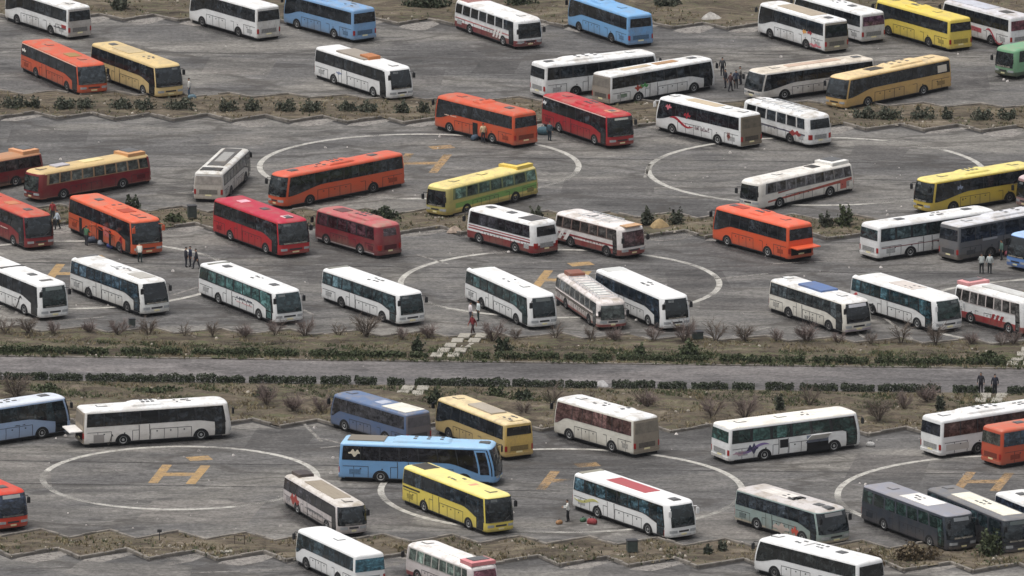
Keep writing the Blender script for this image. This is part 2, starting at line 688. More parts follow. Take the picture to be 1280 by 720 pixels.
# long paving seams and repaired patches
M_SEAM = line_material('tar_seam', (62, 59, 57), 0.7)
M_PATCH1 = asphalt_material('asphalt_patch', (80, 78, 76), (86, 83, 80), False)
M_PATCH2 = asphalt_material('old_asphalt_patch', (99, 96, 92), (106, 102, 97), False)
for a, b in (((-60, 575), (640, 585)), ((640, 585), (1340, 594)), ((-60, 327), (620, 335)), ((620, 335), (1340, 344)),
             ((560, 196), (1340, 207)), ((960, 222), (1340, 229)), ((-60, 603), (700, 614)), ((-60, 204), (330, 210)),
             ((-60, 62), (560, 70)), ((820, 66), (1340, 74)), ((480, 63), (700, 66))):
    quad_line(P(*a), P(*b), 0.3, M_SEAM, 'paving_seam', 0.0042)
rp = random.Random(11)
zz = 0.0030
for (px, py, w, d) in ((520, 96, 5, 7), (620, 84, 4, 6), (300, 82, 6, 8), (60, 170, 7, 6), (300, 175, 5, 5), (760, 232, 8, 6), (870, 352, 5, 8),
                       (930, 380, 7, 5), (430, 345, 6, 6), (640, 310, 5, 5), (1180, 150, 7, 5), (1100, 190, 5, 6), (470, 640, 6, 9),
                       (250, 640, 9, 7), (900, 655, 7, 8), (350, 550, 5, 8), (1110, 585, 6, 9), (840, 540, 8, 5), (30, 590, 4, 12), (600, 700, 7, 5),
                       (160, 712, 9, 4), (800, 714, 8, 4), (1200, 100, 5, 9), (480, 130, 6, 3)):
    c = P(px, py)
    r = radians(rp.uniform(-8, 4))
    pts = []
    for (x, y) in ((-w, -d), (w * rp.uniform(.8, 1.1), -d * rp.uniform(.8, 1.1)), (w, d * rp.uniform(.7, 1.1)), (-w * rp.uniform(.8, 1.1), d)):
        x, y = x / 2, y / 2
        pts.append((c.x + x * cos(r) - y * sin(r), c.y + x * sin(r) + y * cos(r)))
    sheet('asphalt_patch', pts, M_PATCH1 if rp.random() < .6 else M_PATCH2, zz)
    zz += 0.00003

# ------------------------------------------------------------------ thin air haze
mb = MB()
mb.box((0, 2700, 102), (8100, 8700, 210), 0, 0, 1.0)
hz = mb.build('haze', bpy.data.materials.new('haze_air'))
hm = hz.data.materials[0]
hm.use_nodes = True
ht = hm.node_tree
for n in list(ht.nodes):
    ht.nodes.remove(n)
ho = ht.nodes.new('ShaderNodeOutputMaterial')
hv = ht.nodes.new('ShaderNodeVolumePrincipled')
hv.inputs['Color'].default_value = (0.86, 0.89, 0.93, 1)
hv.inputs['Density'].default_value = 0.000018
ht.links.new(hv.outputs[0], ho.inputs['Volume'])
tag(hz, 'thin pale haze in the air over the lot', kind='stuff')

# ------------------------------------------------------------------ coaches
M_TYRE = plain((34, 33, 33), 0.85, 'tyre_rubber', 0.3, 6)
M_RIM = plain((150, 150, 148), 0.5, 'steel_rim', 0.3, 8)
M_RIMD = plain((96, 94, 92), 0.6, 'dusty_rim', 0.3, 8)
M_BLACK = plain((26, 27, 30), 0.5, 'black_plastic', 0.3, 6)
M_GROOVE = plain((50, 50, 52), 0.7, 'panel_gap', 0.2, 3)
M_LAMP = plain((158, 160, 160), 0.2, 'headlamp_glass', 0.15, 6)
M_TAIL = plain((150, 28, 24), 0.3, 'tail_lamp_red', 0.25, 6)
M_PLATE = plain((226, 216, 170), 0.6, 'plate', 0.1, 6)
M_HATCH = plain((88, 88, 88), 0.6, 'roof_vent_plastic', 0.3, 4)
M_CHROME = plain((170, 172, 174), 0.35, 'bright_metal', 0.2, 5)
M_BAY = plain((22, 22, 24), 0.9, 'dark_hold', 0.4, 2)


class Shell:
    """the outer skin of a coach: place(end-signed u, z) -> point and outward normal.
    |u|: 0-1 flat of the front, 1-2 front corner, 2-3 side, 3-4 rear corner, 4-5 flat of the rear"""

    def __init__(s, L, W, H, old=False):
        s.L, s.W, s.H, s.old = L, W, H, old
        s.rf, s.rr = (0.55, 0.5) if old else (0.42, 0.26)
        s.z0 = 0.30
        s.rad = 0.27 if old else 0.17 + 0.09 * ((L * 7.3) % 1.0)
        rr_ = random.Random(int(L * 997 + W * 331))
        s.rake = 0.22 if old else rr_.uniform(0.26, 0.55)
        if not old:
            s.rf = rr_.uniform(0.36, 0.58)

    def side_in(s, z):
        t = max(0, (z / s.H - 0.5) / 0.5)
        b = max(0, (0.55 - z) / 0.3)
        i = 0.10 * t ** 1.6 + 0.03 * b
        e = s.H - s.rad
        if z > e:
            q = min(1.0, (z - e) / s.rad)
            i += s.rad * (1 - math.sqrt(max(0.0, 1 - q * q)))
        return i

    def front_in(s, z):
        t = max(0, (z / s.H - 0.33) / 0.67)
        b = max(0, (0.6 - z) / 0.35)
        i = s.rake * t ** 1.5 + 0.06 * b
        e = s.H - s.rad
        if z > e:
            q = min(1.0, (z - e) / s.rad)
            i += 1.4 * s.rad * (1 - math.sqrt(max(0.0, 1 - q * q)))
        return i

    def rear_in(s, z):
        t = max(0, (z / s.H - 0.45) / 0.55)
        i = (0.22 if s.old else 0.12) * t ** 1.3
        e = s.H - s.rad
        if z > e:
            q = min(1.0, (z - e) / s.rad)
            i += s.rad * (1 - math.sqrt(max(0.0, 1 - q * q)))
        return i

    def at(s, u, z, off=0.0):
        sg = 1 if u >= 0 else -1
        u = abs(u)
        w = s.W / 2 - s.side_in(z)
        xf = s.L / 2 - s.front_in(z)
        xr = -s.L / 2 + s.rear_in(z)
        rf, rr = s.rf, s.rr
        if u < 1:
            x, y, nx, ny = xf - 0.05 * u * u, (w - rf) * u, 1, 0.05 * u
            x += 0.0
        elif u < 2:
            a = (u - 1) * pi / 2
            x, y, nx, ny = xf - 0.05 - rf + rf * cos(a), w - rf + rf * sin(a), cos(a), sin(a)
        elif u <= 3:
            x = (xf - rf - 0.05) + (u - 2) * ((xr + rr) - (xf - rf - 0.05))
            y, nx, ny = w, 0, 1
        elif u < 4:
            a = (u - 3) * pi / 2
            x, y, nx, ny = xr + rr - rr * sin(a), w - rr + rr * cos(a), -sin(a), cos(a)
        else:
            x, y, nx, ny = xr, (w - rr) * (5 - u), -1, 0
        return Vector((x + nx * off, sg * (y + ny * off), z))

    def ux(s, x):
        """u on the side for a length position x measured back from the very front as a share of L"""
        X = s.L / 2 - x * s.L
        a = s.L / 2 - s.rf - 0.1
        b = -s.L / 2 + s.rr + 0.03
        return 2 + (a - X) / (a - b)

    def body(s, mats, parent, roof_split=True):
        us = [0, .5, 1, 1.2, 1.4, 1.6, 1.8, 2] + [2 + k / 12 for k in range(1, 12)] + [3, 3.25, 3.5, 3.75, 4, 4.5]
        loop = us + [5] + [-u for u in us[::-1] if u > 0]
        H = s.H
        zs = [s.z0, 0.42, 0.6, 0.9, 1.2, 0.5 * H, 0.62 * H, 0.75 * H, 0.86 * H] + [H - s.rad * q for q in (1.0, 0.7, 0.42, 0.2, 0.05, 0.0)]
        mb = MB()
        vs = []
        for z in zs:
            for u in loop:
                vs.append(s.at(u, z))
        n = len(loop)
        # crown of the roof
        for k, dz in ((0.75, 0.035), (0.35, 0.055)):
            for u in loop:
                p = s.at(u, H)
                vs.append(Vector((p.x * (1 - (1 - k) * 0.25), p.y * k, H + dz)))
        rows = len(zs) + 2
        fs, ms = [], []
        roof_from = len(zs) - 5
        for i in range(rows - 1):
            for k in range(n):
                fs.append((i * n + k, i * n + (k + 1) % n, (i + 1) * n + (k + 1) % n, (i + 1) * n + k))
                ms.append(1 if i >= roof_from else 0)
        fs.append(tuple((rows - 1) * n + k for k in range(n)))
        ms.append(1)
        fs.append(tuple(range(n))[::-1])
        ms.append(0)
        mb.v, mb.f, mb.m = [tuple(v) for v in vs], fs, ms
        return mb.build('body', mats, parent, smooth=True)


def strip(mb, S, u0, u1, lo, hi, off=0.012, m=0, n=None, nz=4, across=None):
    """panel lying on the shell between two heights; lo/hi numbers or functions of u. across='F'/'R' runs over the end's middle."""
    if n is None:
        n = max(3, int(abs(u1 - u0) * 8) + 2)
        if abs(u1) > 2 or abs(u0) > 2:
            n = max(n, 5)
    L = lo if callable(lo) else (lambda u: lo)
    Hh = hi if callable(hi) else (lambda u: hi)
    vs = []
    cols = []
    for i in range(n + 1):
        q = u0 + (u1 - u0) * i / n
        if across == 'R':
            u = (5 - abs(q)) * (1 if q >= 0 else -1)
        else:
            u = q
        a, b = L(q), Hh(q)
        col = [S.at(u, a, -0.004)]
        for r in range(nz + 1):
            z = a + (b - a) * r / nz
            col.append(S.at(u, z, off))
        col.append(S.at(u, b, -0.004))
        cols.append(col)
    cols = [[S.at((5 - abs(u0)) * (1 if u0 >= 0 else -1) if across == 'R' else u0, p.z, -0.004) for p in cols[0]]] + cols + \
           [[S.at((5 - abs(u1)) * (1 if u1 >= 0 else -1) if across == 'R' else u1, p.z, -0.004) for p in cols[-1]]]
    k = len(cols[0])
    for c in cols:
        vs += c
    fs = [(i * k + r, (i + 1) * k + r, (i + 1) * k + r + 1, i * k + r + 1) for i in range(len(cols) - 1) for r in range(k - 1)]
    mb.add(vs, fs, m)


def shade_stain_material():
    t = NT('oil_and_shade')  # painted contact shade below a coach, broken up like oil grime
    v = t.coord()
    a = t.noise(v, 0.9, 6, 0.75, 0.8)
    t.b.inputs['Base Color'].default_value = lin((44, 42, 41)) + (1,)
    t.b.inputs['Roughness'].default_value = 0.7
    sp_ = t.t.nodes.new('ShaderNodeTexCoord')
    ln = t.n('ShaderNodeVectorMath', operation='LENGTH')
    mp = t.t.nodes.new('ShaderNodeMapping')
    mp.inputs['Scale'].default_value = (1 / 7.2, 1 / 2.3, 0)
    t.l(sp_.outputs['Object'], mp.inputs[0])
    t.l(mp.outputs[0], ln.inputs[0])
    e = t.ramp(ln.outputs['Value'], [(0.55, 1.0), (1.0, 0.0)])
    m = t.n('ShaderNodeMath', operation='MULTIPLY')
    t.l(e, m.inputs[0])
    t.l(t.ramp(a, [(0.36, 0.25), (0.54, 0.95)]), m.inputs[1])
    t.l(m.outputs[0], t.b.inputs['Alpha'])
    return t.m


M_SHADE_STAIN = shade_stain_material()


def shade_stain(x, y, rz, k):
    """contact shade under a coach, painted on the asphalt together with oil grime"""
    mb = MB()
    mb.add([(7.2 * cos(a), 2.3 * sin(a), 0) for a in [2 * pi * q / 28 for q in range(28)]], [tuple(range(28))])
    o = mb.build('oil_and_shade', M_SHADE_STAIN)
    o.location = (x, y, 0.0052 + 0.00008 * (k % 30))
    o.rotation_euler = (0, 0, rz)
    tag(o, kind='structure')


def roof_patch(mb, S, x0, x1, y0, y1, z0, z1, m=0, top=0.88):
    c = ((x0 + x1) / 2, (y0 + y1) / 2, (z0 + z1) / 2)
    mb.box(c, (abs(x1 - x0), abs(y1 - y0), z1 - z0), m, 0, top)


WHEEL_MESH = {}


def wheel(S, x, sg, parent, rimm):
    y = sg * (S.W / 2 - 0.03)
    key = rimm.name
    if key not in WHEEL_MESH:
        a = MB()
        a.disc((0, 0, 0), [(-0.30, 0.36), (-0.28, 0.47), (-0.03, 0.48), (0.02, 0.45), (0.03, 0.30), (0.0, 0.28)], 22)
        b = MB()
        b.disc((0, 0, 0), [(-0.02, 0.30), (0.035, 0.295), (0.04, 0.26), (-0.02, 0.20), (-0.02, 0.12), (0.05, 0.10), (0.05, 0.02)], 18)
        ta = a.build('wheel', M_TYRE, smooth=True)
        tb = b.build('rim', rimm)
        WHEEL_MESH[key] = (ta.data, tb.data)
        bpy.data.objects.remove(ta)
        bpy.data.objects.remove(tb)
    ma, mb_ = WHEEL_MESH[key]
    w = bpy.data.objects.new('wheel', ma)
    COL.objects.link(w)
    w.parent = parent
    w.location = (x, y, 0.48)
    if sg < 0:
        w.rotation_euler = (0, 0, pi)
    r = bpy.data.objects.new('rim', mb_)
    COL.objects.link(r)
    r.parent = w


def coach(px, py, head, L, W, H, sp, label, group):
    """sp: col, roof, style 'm' or 'o', swoop, win ('band', 'panes'), glass, rear ('window', 'dusty', 'plain'), top ..."""
    old = sp.get('style') == 'o'
    rnd = random.Random(int(abs(px * 131 + py * 17)))
    root = empty('coach' if not sp.get('mini') else 'minibus', (px, py, 0), radians(head))
    tag(root, label, 'bus', group)
    S = Shell(L, W, H, old)
    dirt = sp.get('dirt', 0.3)
    col = sp['col']
    body_m = paint(col, 0.42, dirt, 'coach_paint')
    roof_m = roofpaint(sp.get('roof', col), sp.get('roofdirt', dirt))
    S.body([body_m, roof_m], root)
    mb = MB()
    mb.box((-0.2, 0, 0.22), (L * 0.93, W - 0.36, 0.26), 0, 0, 1.0)
    mb.build('chassis_shade', M_BAY, root)  # dark chassis box added to block light and deepen the shade underneath
    gl = glass(sp.get('glass', (34, 38, 42)), 'tinted_glass', sp.get('gvar', 0.5))
    blk = M_BLACK
    wl = sp.get('waist', 0.56) * H           # lower edge of the side windows
    wh = sp.get('wtop', 0.915) * H
    fl = sp.get('flow', 0.37) * H            # lower edge of the windscreen
    rimm = M_RIM if sp.get('rim', rnd.random() < 0.4) else M_RIMD
    # ---- lower colour bands first
    for (x0, x1, lo0, lo1, hi0, hi1, c) in sp.get('bands', []):
        pm = paint(c, 0.45, dirt, 'band_paint')
        for sg in (1, -1):
            mb = MB()
            ua, ub = S.ux(x0), S.ux(x1)
            strip(mb, S, sg * ua, sg * ub, lambda u: H * (lo0 + (lo1 - lo0) * (abs(u) - ua) / (ub - ua)),
                  lambda u: H * (hi0 + (hi1 - hi0) * (abs(u) - ua) / (ub - ua)), 0.006, 0, 10, 3)
            mb.build('stripe', pm, root)
    if sp.get('low'):
        pm = paint(sp['low'], 0.45, dirt, 'band_paint')
        mb = MB()
        lh = sp.get('lowh', 0.24) * H
        strip(mb, S, -2.0, 2.0, S.z0 + 0.01, lh, 0.005, 0, 20, 3)
        for sg in (1, -1):
            strip(mb, S, sg * 2.0, sg * 3.0, S.z0 + 0.01, lh, 0.005, 0, 10, 3)
        strip(mb, S, -2.0, 2.0, S.z0 + 0.01, lh, 0.005, 0, 16, 3, 'R')
        mb.build('skirt_band', pm, root)
    # ---- side glazing
    swoop = sp.get('swoop', not old)
    us0 = S.ux(sp.get('w0', 0.0)) if swoop else S.ux(sp.get('w0', 0.07))
    us1 = S.ux(sp.get('w1', 0.985))
    if swoop:
        us0 = max(1.62 if sp.get('apillar', sum(col) > 640) else 1.55, us0)

    def low(u):
        u = abs(u)
        x = (u - 2) / 1.0
        if not swoop:
            return wl
        k = sp.get('swx', 0.24)
        return wl - (wl - fl) * (smooth01((k - x) / k) ** 0.9)

    np_ = sp.get('panes', 0)
    for sg in (1, -1):
        mb = MB()
        strip(mb, S, sg * us0, sg * us1, low, wh, 0.014, 0, 26, 4)
        if np_:
            frame = mb.build('window_band', blk if sp.get('pillar') is None else paint(sp['pillar'], 0.45, dirt, 'pillar_paint'), root)
            a0, a1 = max(us0, S.ux(0.075 if swoop else 0.08)), us1 - 0.008
            st = (a1 - a0) / np_
            for k in range(np_):
                ms = MB()
                q0, q1 = a0 + st * k + 0.1 * st, a0 + st * (k + 1) - 0.04 * st
                strip(ms, S, sg * q0, sg * q1, lambda u: low(u) + 0.07, wh - 0.06, 0.024, 0, 4, 3)
                shade = sp.get('glass', (34, 38, 42))
                f = rnd.choice((0.75, 1.0, 1.0, 1.35)) if sp.get('gvar', .5) > 0.3 else 1.0
                ms.build('side_window', glass(tuple(int(min(235, x * f)) for x in shade), 'tinted_glass', sp.get('gvar', .5)), frame)
        else:
            for k in range(1, 7):
                u = us0 + (us1 - us0) * (0.12 + k * 0.125)
                strip(mb, S, sg * u, sg * (u + 0.008), lambda q: low(q), wh, 0.019, 1, 1, 3)
            mb.build('window_band', [gl, blk], root)
    # pale gutter line above the windows
    if sp.get('gutter'):
        mb = MB()
        for sg in (1, -1):
            strip(mb, S, sg * 1.9, sg * 3.1, wh + 0.03, wh + 0.09, 0.02, 0, 14, 1)
        mb.build('gutter', paint(sp['gutter'], 0.4, 0.1, 'gutter_paint'), root)
    # ---- windscreen, wipers, board
    mb = MB()
    wtop = H * (0.93 if not old else 0.86)
    ap = sp.get('apillar', sum(col) > 640) and not old
    us = (1.28 if ap else 1.7) if not old else 1.35
    strip(mb, S, -us, us, fl, wtop, 0.016, 0, 18, 5)
    ws = mb.build('windscreen', glass(sp.get('wglass', (30, 35, 38)), 'windscreen_glass', sp.get('gvar', .5)), root, smooth=False)
    mb = MB()
    if old:
        strip(mb, S, -0.03, 0.03, fl, wtop, 0.026, 0, 1, 3)
    for sg in (-1, 1):
        a = S.at(sg * 0.15, fl + 0.02, 0.04)
        b = S.at(sg * 0.85, fl + 0.42, 0.05)
        mb.tube([a, b], 0.018, 4)
    mb.build('wiper', M_BLACK, ws)
    if sp.get('visor'):
        mb = MB()
        strip(mb, S, -0.9, 0.9, wtop - 0.30, wtop - 0.05, 0.03, 0, 6, 2)
        mb.build('sun_visor', paint(sp['visor'], 0.5, 0.2, 'visor_paint'), ws)
    if sp.get('board'):
        mb = MB()
        strip(mb, S, -0.8, 0.8, wtop - 0.24, wtop - 0.08, 0.024, 0, 6, 2)
        mb.build('route_board', plain(sp['board'], 0.6, 'route_board', 0.2, 9), ws)
    mb = MB()
    strip(mb, S, -1.0, 1.0, fl + 0.02, fl + 0.02 + rnd.uniform(.05, .14), 0.02, 0, 8, 1)
    mb.build('dashboard', plain(rnd.choice([(90, 88, 84), (60, 62, 66), (130, 124, 112)]), 0.7, 'dashboard', 0.6, 3), ws)
    if rnd.random() < 0.5 and not sp.get('visor'):
        mb = MB()
        sg = rnd.choice((-1, 1))
        strip(mb, S, sg * 0.3, sg * 0.95, wtop - 0.26, wtop - 0.08, 0.021, 0, 4, 1)
        mb.build('sun_blind', plain((96, 100, 100), 0.6, 'sun_blind', 0.5, 4), ws)
    # ---- front lamps, bumper, plate
    for sg in (-1, 1):
        mb = MB()
        strip(mb, S, sg * 0.72, sg * 1.45, 0.62, 0.82, 0.016, 0, 5, 2)
        mb.build('headlight', M_LAMP if not sp.get('darklamp') else M_BLACK, root)
    mb = MB()
    strip(mb, S, -1.5, 1.5, 0.34, 0.50, 0.035, 0, 14, 2)
    mb.build('front_bumper', paint(sp.get('bumper', sp.get('low', col)), 0.5, 0.45, 'bumper_paint'), root)
    mb = MB()
    strip(mb, S, -0.55, 0.55, 0.66, 0.80, 0.012, 0, 6, 2)
    mb.build('front_grille', M_GROOVE, root)
    mb = MB()
    strip(mb, S, -0.28, 0.28, 0.44, 0.56, 0.045, 0, 2, 1)
    mb.build('number_plate', M_PLATE, root)
    # ---- rear
    rear = sp.get('rear', 'window')
    rc = sp.get('rearcol')
    if rc:
        mb = MB()
        strip(mb, S, -1.5, 1.5, S.z0 + 0.06, H * 0.94, 0.008, 0, 12, 5, 'R')
        mb.build('rear_panel', paint(rc, 0.75, 0.5, 'dusty_rear'), root)
    if rear == 'window':
        mb = MB()
        rw = sp.get('rearwide', 1.25)
        strip(mb, S, -rw, rw, H * sp.get('rlo', 0.585), H * 0.88, 0.02, 0, 12, 3, 'R')
        mb.build('rear_window', glass(sp.get('rglass', sp.get('glass', (34, 38, 42))), 'rear_glass', 0.6), root)
    elif rear == 'dusty':
        mb = MB()
        strip(mb, S, -1.2, 1.2, H * 0.6, H * 0.88, 0.02, 0, 12, 3, 'R')
        mb.build('rear_window', plain(tuple(int(x * 0.82) for x in (rc or (110, 104, 96))), 0.6, 'dusty_glass', 0.3, 2.5), root)
    mb = MB()
    if not sp.get('hatch_open'):
        strip(mb, S, -0.75, 0.75, 0.72, 1.12, 0.018, 0, 4, 2, 'R')
        mb.build('engine_grille', plain(tuple(int(x * 0.62) for x in (rc or col)), 0.7, 'louvre', 0.35, 9), root)
    for sg in (-1, 1):
        mb = MB()
        strip(mb, S, sg * 1.02, sg * 1.5, 0.72, 1.15, 0.022, 0, 4, 2, 'R')
        mb.build('tail_light', M_TAIL, root)
    mb = MB()
    strip(mb, S, -1.5, 1.5, 0.34, 0.55, 0.045, 0, 12, 2, 'R')
    mb.build('rear_bumper', paint(sp.get('low', rc or col), 0.55, 0.5, 'bumper_paint'), root)
    mb = MB()
    strip(mb, S, -0.26, 0.26, 0.57, 0.69, 0.026, 0, 2, 1, 'R')
    mb.build('number_plate', M_PLATE, root)
    # ---- wheels and arches
    fx, rx = L / 2 - 0.215 * L, L / 2 - 0.735 * L
    for sg in (1, -1):
        for x in (fx, rx):
            mb = MB()
            n = 14
            vs = []
            for k in range(n + 1):
                t = pi * k / n
                z = S.z0 + 0.005 + 0.66 * sin(t)
                yy = S.W / 2 - S.side_in(z) + 0.012
                vs.append((x + 0.64 * cos(t), sg * yy, z))
                vs.append((x + 0.64 * cos(t), sg * (yy - 0.03), z))
            vs.append((x, sg * (S.W / 2 - S.side_in(0.4) + 0.012), S.z0 + 0.005))
            fs = [(2 * k, 2 * k + 2, 2 * n + 2) for k in range(n)] + [(2 * k, 2 * k + 1, 2 * k + 3, 2 * k + 2) for k in range(n)]
            mb.add(vs, fs)
            mb.build('wheel_arch', M_BAY, root)
            wheel(S, x, sg, root, rimm)
    # ---- doors (on the right, as the traffic keeps right)
    a0, a1 = S.ux(0.045), S.ux(0.125)
    mb = MB()
    dk = sp.get('door', 'dark')
    strip(mb, S, -a0, -a1, S.z0 + 0.08, 0.9 * H, 0.022, 0, 3, 5)
    dr = mb.build('door', glass((30, 33, 36), 'door_glass', 0.5) if dk == 'dark' else body_m, root)
    mb = MB()
    strip(mb, S, -(a0 + .012), -(a1 - .012), fl + 0.1, 0.86 * H, 0.034, 0, 3, 3)
    strip(mb, S, -(a0 + .012), -(a1 - .012), S.z0 + 0.2, fl - 0.02, 0.034, 0, 3, 3) if dk == 'dark' else None
    mb.build('pane', gl, dr)
    if not old:
        b0, b1 = S.ux(0.56), S.ux(0.625)
        mb = MB()
        strip(mb, S, -b0, -b1, S.z0 + 0.08, wl - 0.05, 0.016, 0, 3, 3)
        for u in (b0 - 0.004, b1):
            strip(mb, S, -u, -(u + 0.005), S.z0 + 0.08, wl - 0.05, 0.02, 1, 1, 2)
        mb.build('door', [body_m, M_GROOVE], root)
    # ---- seams of the luggage flaps
    mb = MB()
    for sg in (1, -1):
        for (p, q) in ((0.28, 0.55), (0.63, 0.67), (0.81, 0.97)):
            strip(mb, S, sg * S.ux(p), sg * S.ux(q), 0.40 * H, 0.40 * H + 0.035, 0.012, 0, 4, 1)
        for p in (0.28, 0.37, 0.46, 0.55, 0.67, 0.81, 0.9):
            strip(mb, S, sg * S.ux(p), sg * (S.ux(p) + 0.0035), S.z0 + 0.08, 0.40 * H, 0.012, 0, 1, 2)
        strip(mb, S, sg * 2.02, sg * 2.98, S.z0 + 0.0, S.z0 + 0.06, 0.014, 0, 8, 1)
    mb.build('panel_seam', M_GROOVE, root)
    mb = MB()
    for sg in (1, -1):
        for p in (0.325, 0.415, 0.505, 0.72, 0.855):
            strip(mb, S, sg * S.ux(p), sg * (S.ux(p) + 0.010), 0.33 * H, 0.33 * H + 0.09, 0.02, 0, 1, 1)
    mb.build('flap_handle', M_GROOVE, root)
    # small square vents of the engine bay
    for sg in (1, -1):
        mb = MB()
        strip(mb, S, sg * S.ux(0.86), sg * S.ux(0.93), 0.62, 1.0, 0.014, 0, 2, 2)
        mb.build('side_grille', plain(tuple(int(x * 0.7) for x in col), 0.7, 'louvre', 0.35, 9), root)
    # ---- mirrors
    for sg in (-1, 1):
        mb = MB()
        zt = H * 0.86 if not old else H * 0.74
        p = S.at(sg * 1.25, zt, 0.0)
        q = p + Vector((0.30, sg * 0.22, 0.03))
        mb.tube([p, q, q + Vector((0.02, sg * 0.06, -0.15))], 0.03, 5)
        mb.box(tuple(q + Vector((0.02, sg * 0.07, -0.34))), (0.12, 0.24, 0.46), 0, 0.0, 0.7)
        mb.build('mirror', paint(col, 0.4, 0.2, 'coach_paint') if sp.get('mirror') == 'body' else M_BLACK, root)
    # ---- roof furniture
    zr = H + 0.02
    items = sp.get('top', None)
    if items is None:
        items = rnd.choice((['hatch:0.2', 'ac:0.4:0.58', 'hatch:0.75'], ['hatch:0.25', 'vents:0.5', 'hatch:0.8'],
                            ['hatch:0.18', 'vents:0.45', 'ac:0.68:0.85']))
    for it in items:
        q = it.split(':')
        if q[0] == 'hatch':
            x = L / 2 - float(q[1]) * L
            mb = MB()
            roof_patch(mb, S, x - 0.42, x + 0.42, -0.34, 0.34, zr, zr + 0.06)
            h = mb.build('roof_hatch', M_HATCH, root)
            mb = MB()
            roof_patch(mb, S, x - 0.36, x + 0.36, -0.28, 0.28, zr + 0.063, zr + 0.10, 0, 0.8)
            mb.build('hatch_lid', roof_m if rnd.random() < 0.6 else M_HATCH, h)
        elif q[0] == 'ac':
            x0, x1 = L / 2 - float(q[1]) * L, L / 2 - float(q[2]) * L
            am = roof_m if len(q) < 4 else paint(eval(q[3]), 0.5, dirt, 'roof_paint')
            mb = MB()
            w = W * 0.33
            n = 10
            vs, fs = [], []
            prof = [(-w, 0.0), (-w * 0.93, 0.12), (-w * 0.7, 0.19), (0, 0.21), (w * 0.7, 0.19), (w * 0.93, 0.12), (w, 0.0)]
            st = [(x0, 0.0, 0.8), (x0 - 0.25, 0.75, 0.95), (x0 - 0.6, 1, 1), (x1 + 0.6, 1, 1), (x1 + 0.25, 0.75, 0.95), (x1, 0.0, 0.8)]
            for (x, hz, wy) in st:
                for (y, z) in prof:
                    vs.append((x, y * wy, zr + 0.01 + z * hz))
            k = len(prof)
            for i in range(len(st) - 1):
                for j in range(k - 1):
                    fs.append((i * k + j, i * k + j + 1, (i + 1) * k + j + 1, (i + 1) * k + j))
            mb.add(vs, fs)
            u = mb.build('air_conditioner', am, root, smooth=False)
            mb = MB()
            for j in range(3):
                xx = x0 - 0.8 - j * max(0.35, (abs(x1 - x0) - 1.6) / 3)
                if xx - 0.2 > x1 + 0.4:
                    for yy in (-0.3, 0.3):
                        mb.disc((0, 0, 0), [(0, 0)], 3) if False else None
                        mb.box((xx, yy, zr + 0.235), (0.26, 0.3, 0.03), 0, 0, 0.8)
            if mb.v:
                mb.build('fan_grille', M_HATCH, u)
        elif q[0] == 'vents':
            x = L / 2 - float(q[1]) * L
            mb = MB()
            for dx in (-0.6, -0.1, 0.4):
                for yy in (-0.36, 0.25):
                    if rnd.random() < 0.7:
                        mb.box((x + dx + rnd.uniform(-.12, .12), yy + rnd.uniform(-.1, .1), zr + 0.05),
                               (rnd.uniform(.14, .4), rnd.uniform(.12, .22), 0.08), 0, 0, 0.8)
            mb.box((x, 0, zr + 0.03), (1.9, W * 0.45, 0.03), 1, 0, 0.95)
            mb.build('roof_vent', [M_HATCH, roof_m], root)
        elif q[0] == 'panel':          # painted or fitted flat panel on the roof
            x0, x1 = L / 2 - float(q[1]) * L, L / 2 - float(q[2]) * L
            c = eval(q[3])
            w = W * (float(q[4]) if len(q) > 4 else 0.3)
            mb = MB()
            h_ = float(q[5]) if len(q) > 5 else 0.05
            roof_patch(mb, S, x1, x0, -w, w, zr - 0.0, zr + 0.03 + h_, 0, 0.95)
            mb.build('roof_panel', paint(c, 0.55, min(0.5, dirt + 0.1), 'roof_paint'), root)
        elif q[0] == 'rack':           # luggage rails with a frame
            x0, x1 = L / 2 - float(q[1]) * L, L / 2 - float(q[2]) * L
            mb = MB()
            for yy in (-0.8, 0.8):
                mb.tube([(x0, yy, zr + 0.16), (x1, yy, zr + 0.16)], 0.03, 4)
                k = 0
                xx = x0
                while xx > x1:
                    mb.tube([(xx, yy, zr - 0.02), (xx, yy, zr + 0.16)], 0.022, 4)
                    xx -= 0.9
            xx = x0
            while xx > x1:
                mb.tube([(xx, -0.8, zr + 0.16), (xx, 0.8, zr + 0.16)], 0.025, 4)
                xx -= 0.9
            mb.build('roof_rack', M_CHROME, root)
        elif q[0] == 'pod':            # raised box at one end of the roof of the old coaches
            x0, x1 = L / 2 - float(q[1]) * L, L / 2 - float(q[2]) * L
            mb = MB()
            roof_patch(mb, S, x1, x0, -W * 0.40, W * 0.40, zr - 0.03, zr + 0.30, 0, 0.75)
            c = eval(q[3]) if len(q) > 3 else sp.get('roof', col)
            o = mb.build('roof_pod', paint(c, 0.5, dirt, 'roof_paint'), root)
            mb = MB()
            roof_patch(mb, S, x1 + 0.3, x0 - 0.3, -W * 0.27, W * 0.27, zr + 0.302, zr + 0.35, 0, 0.8)
            mb.build('pod_lid', M_HATCH, o)
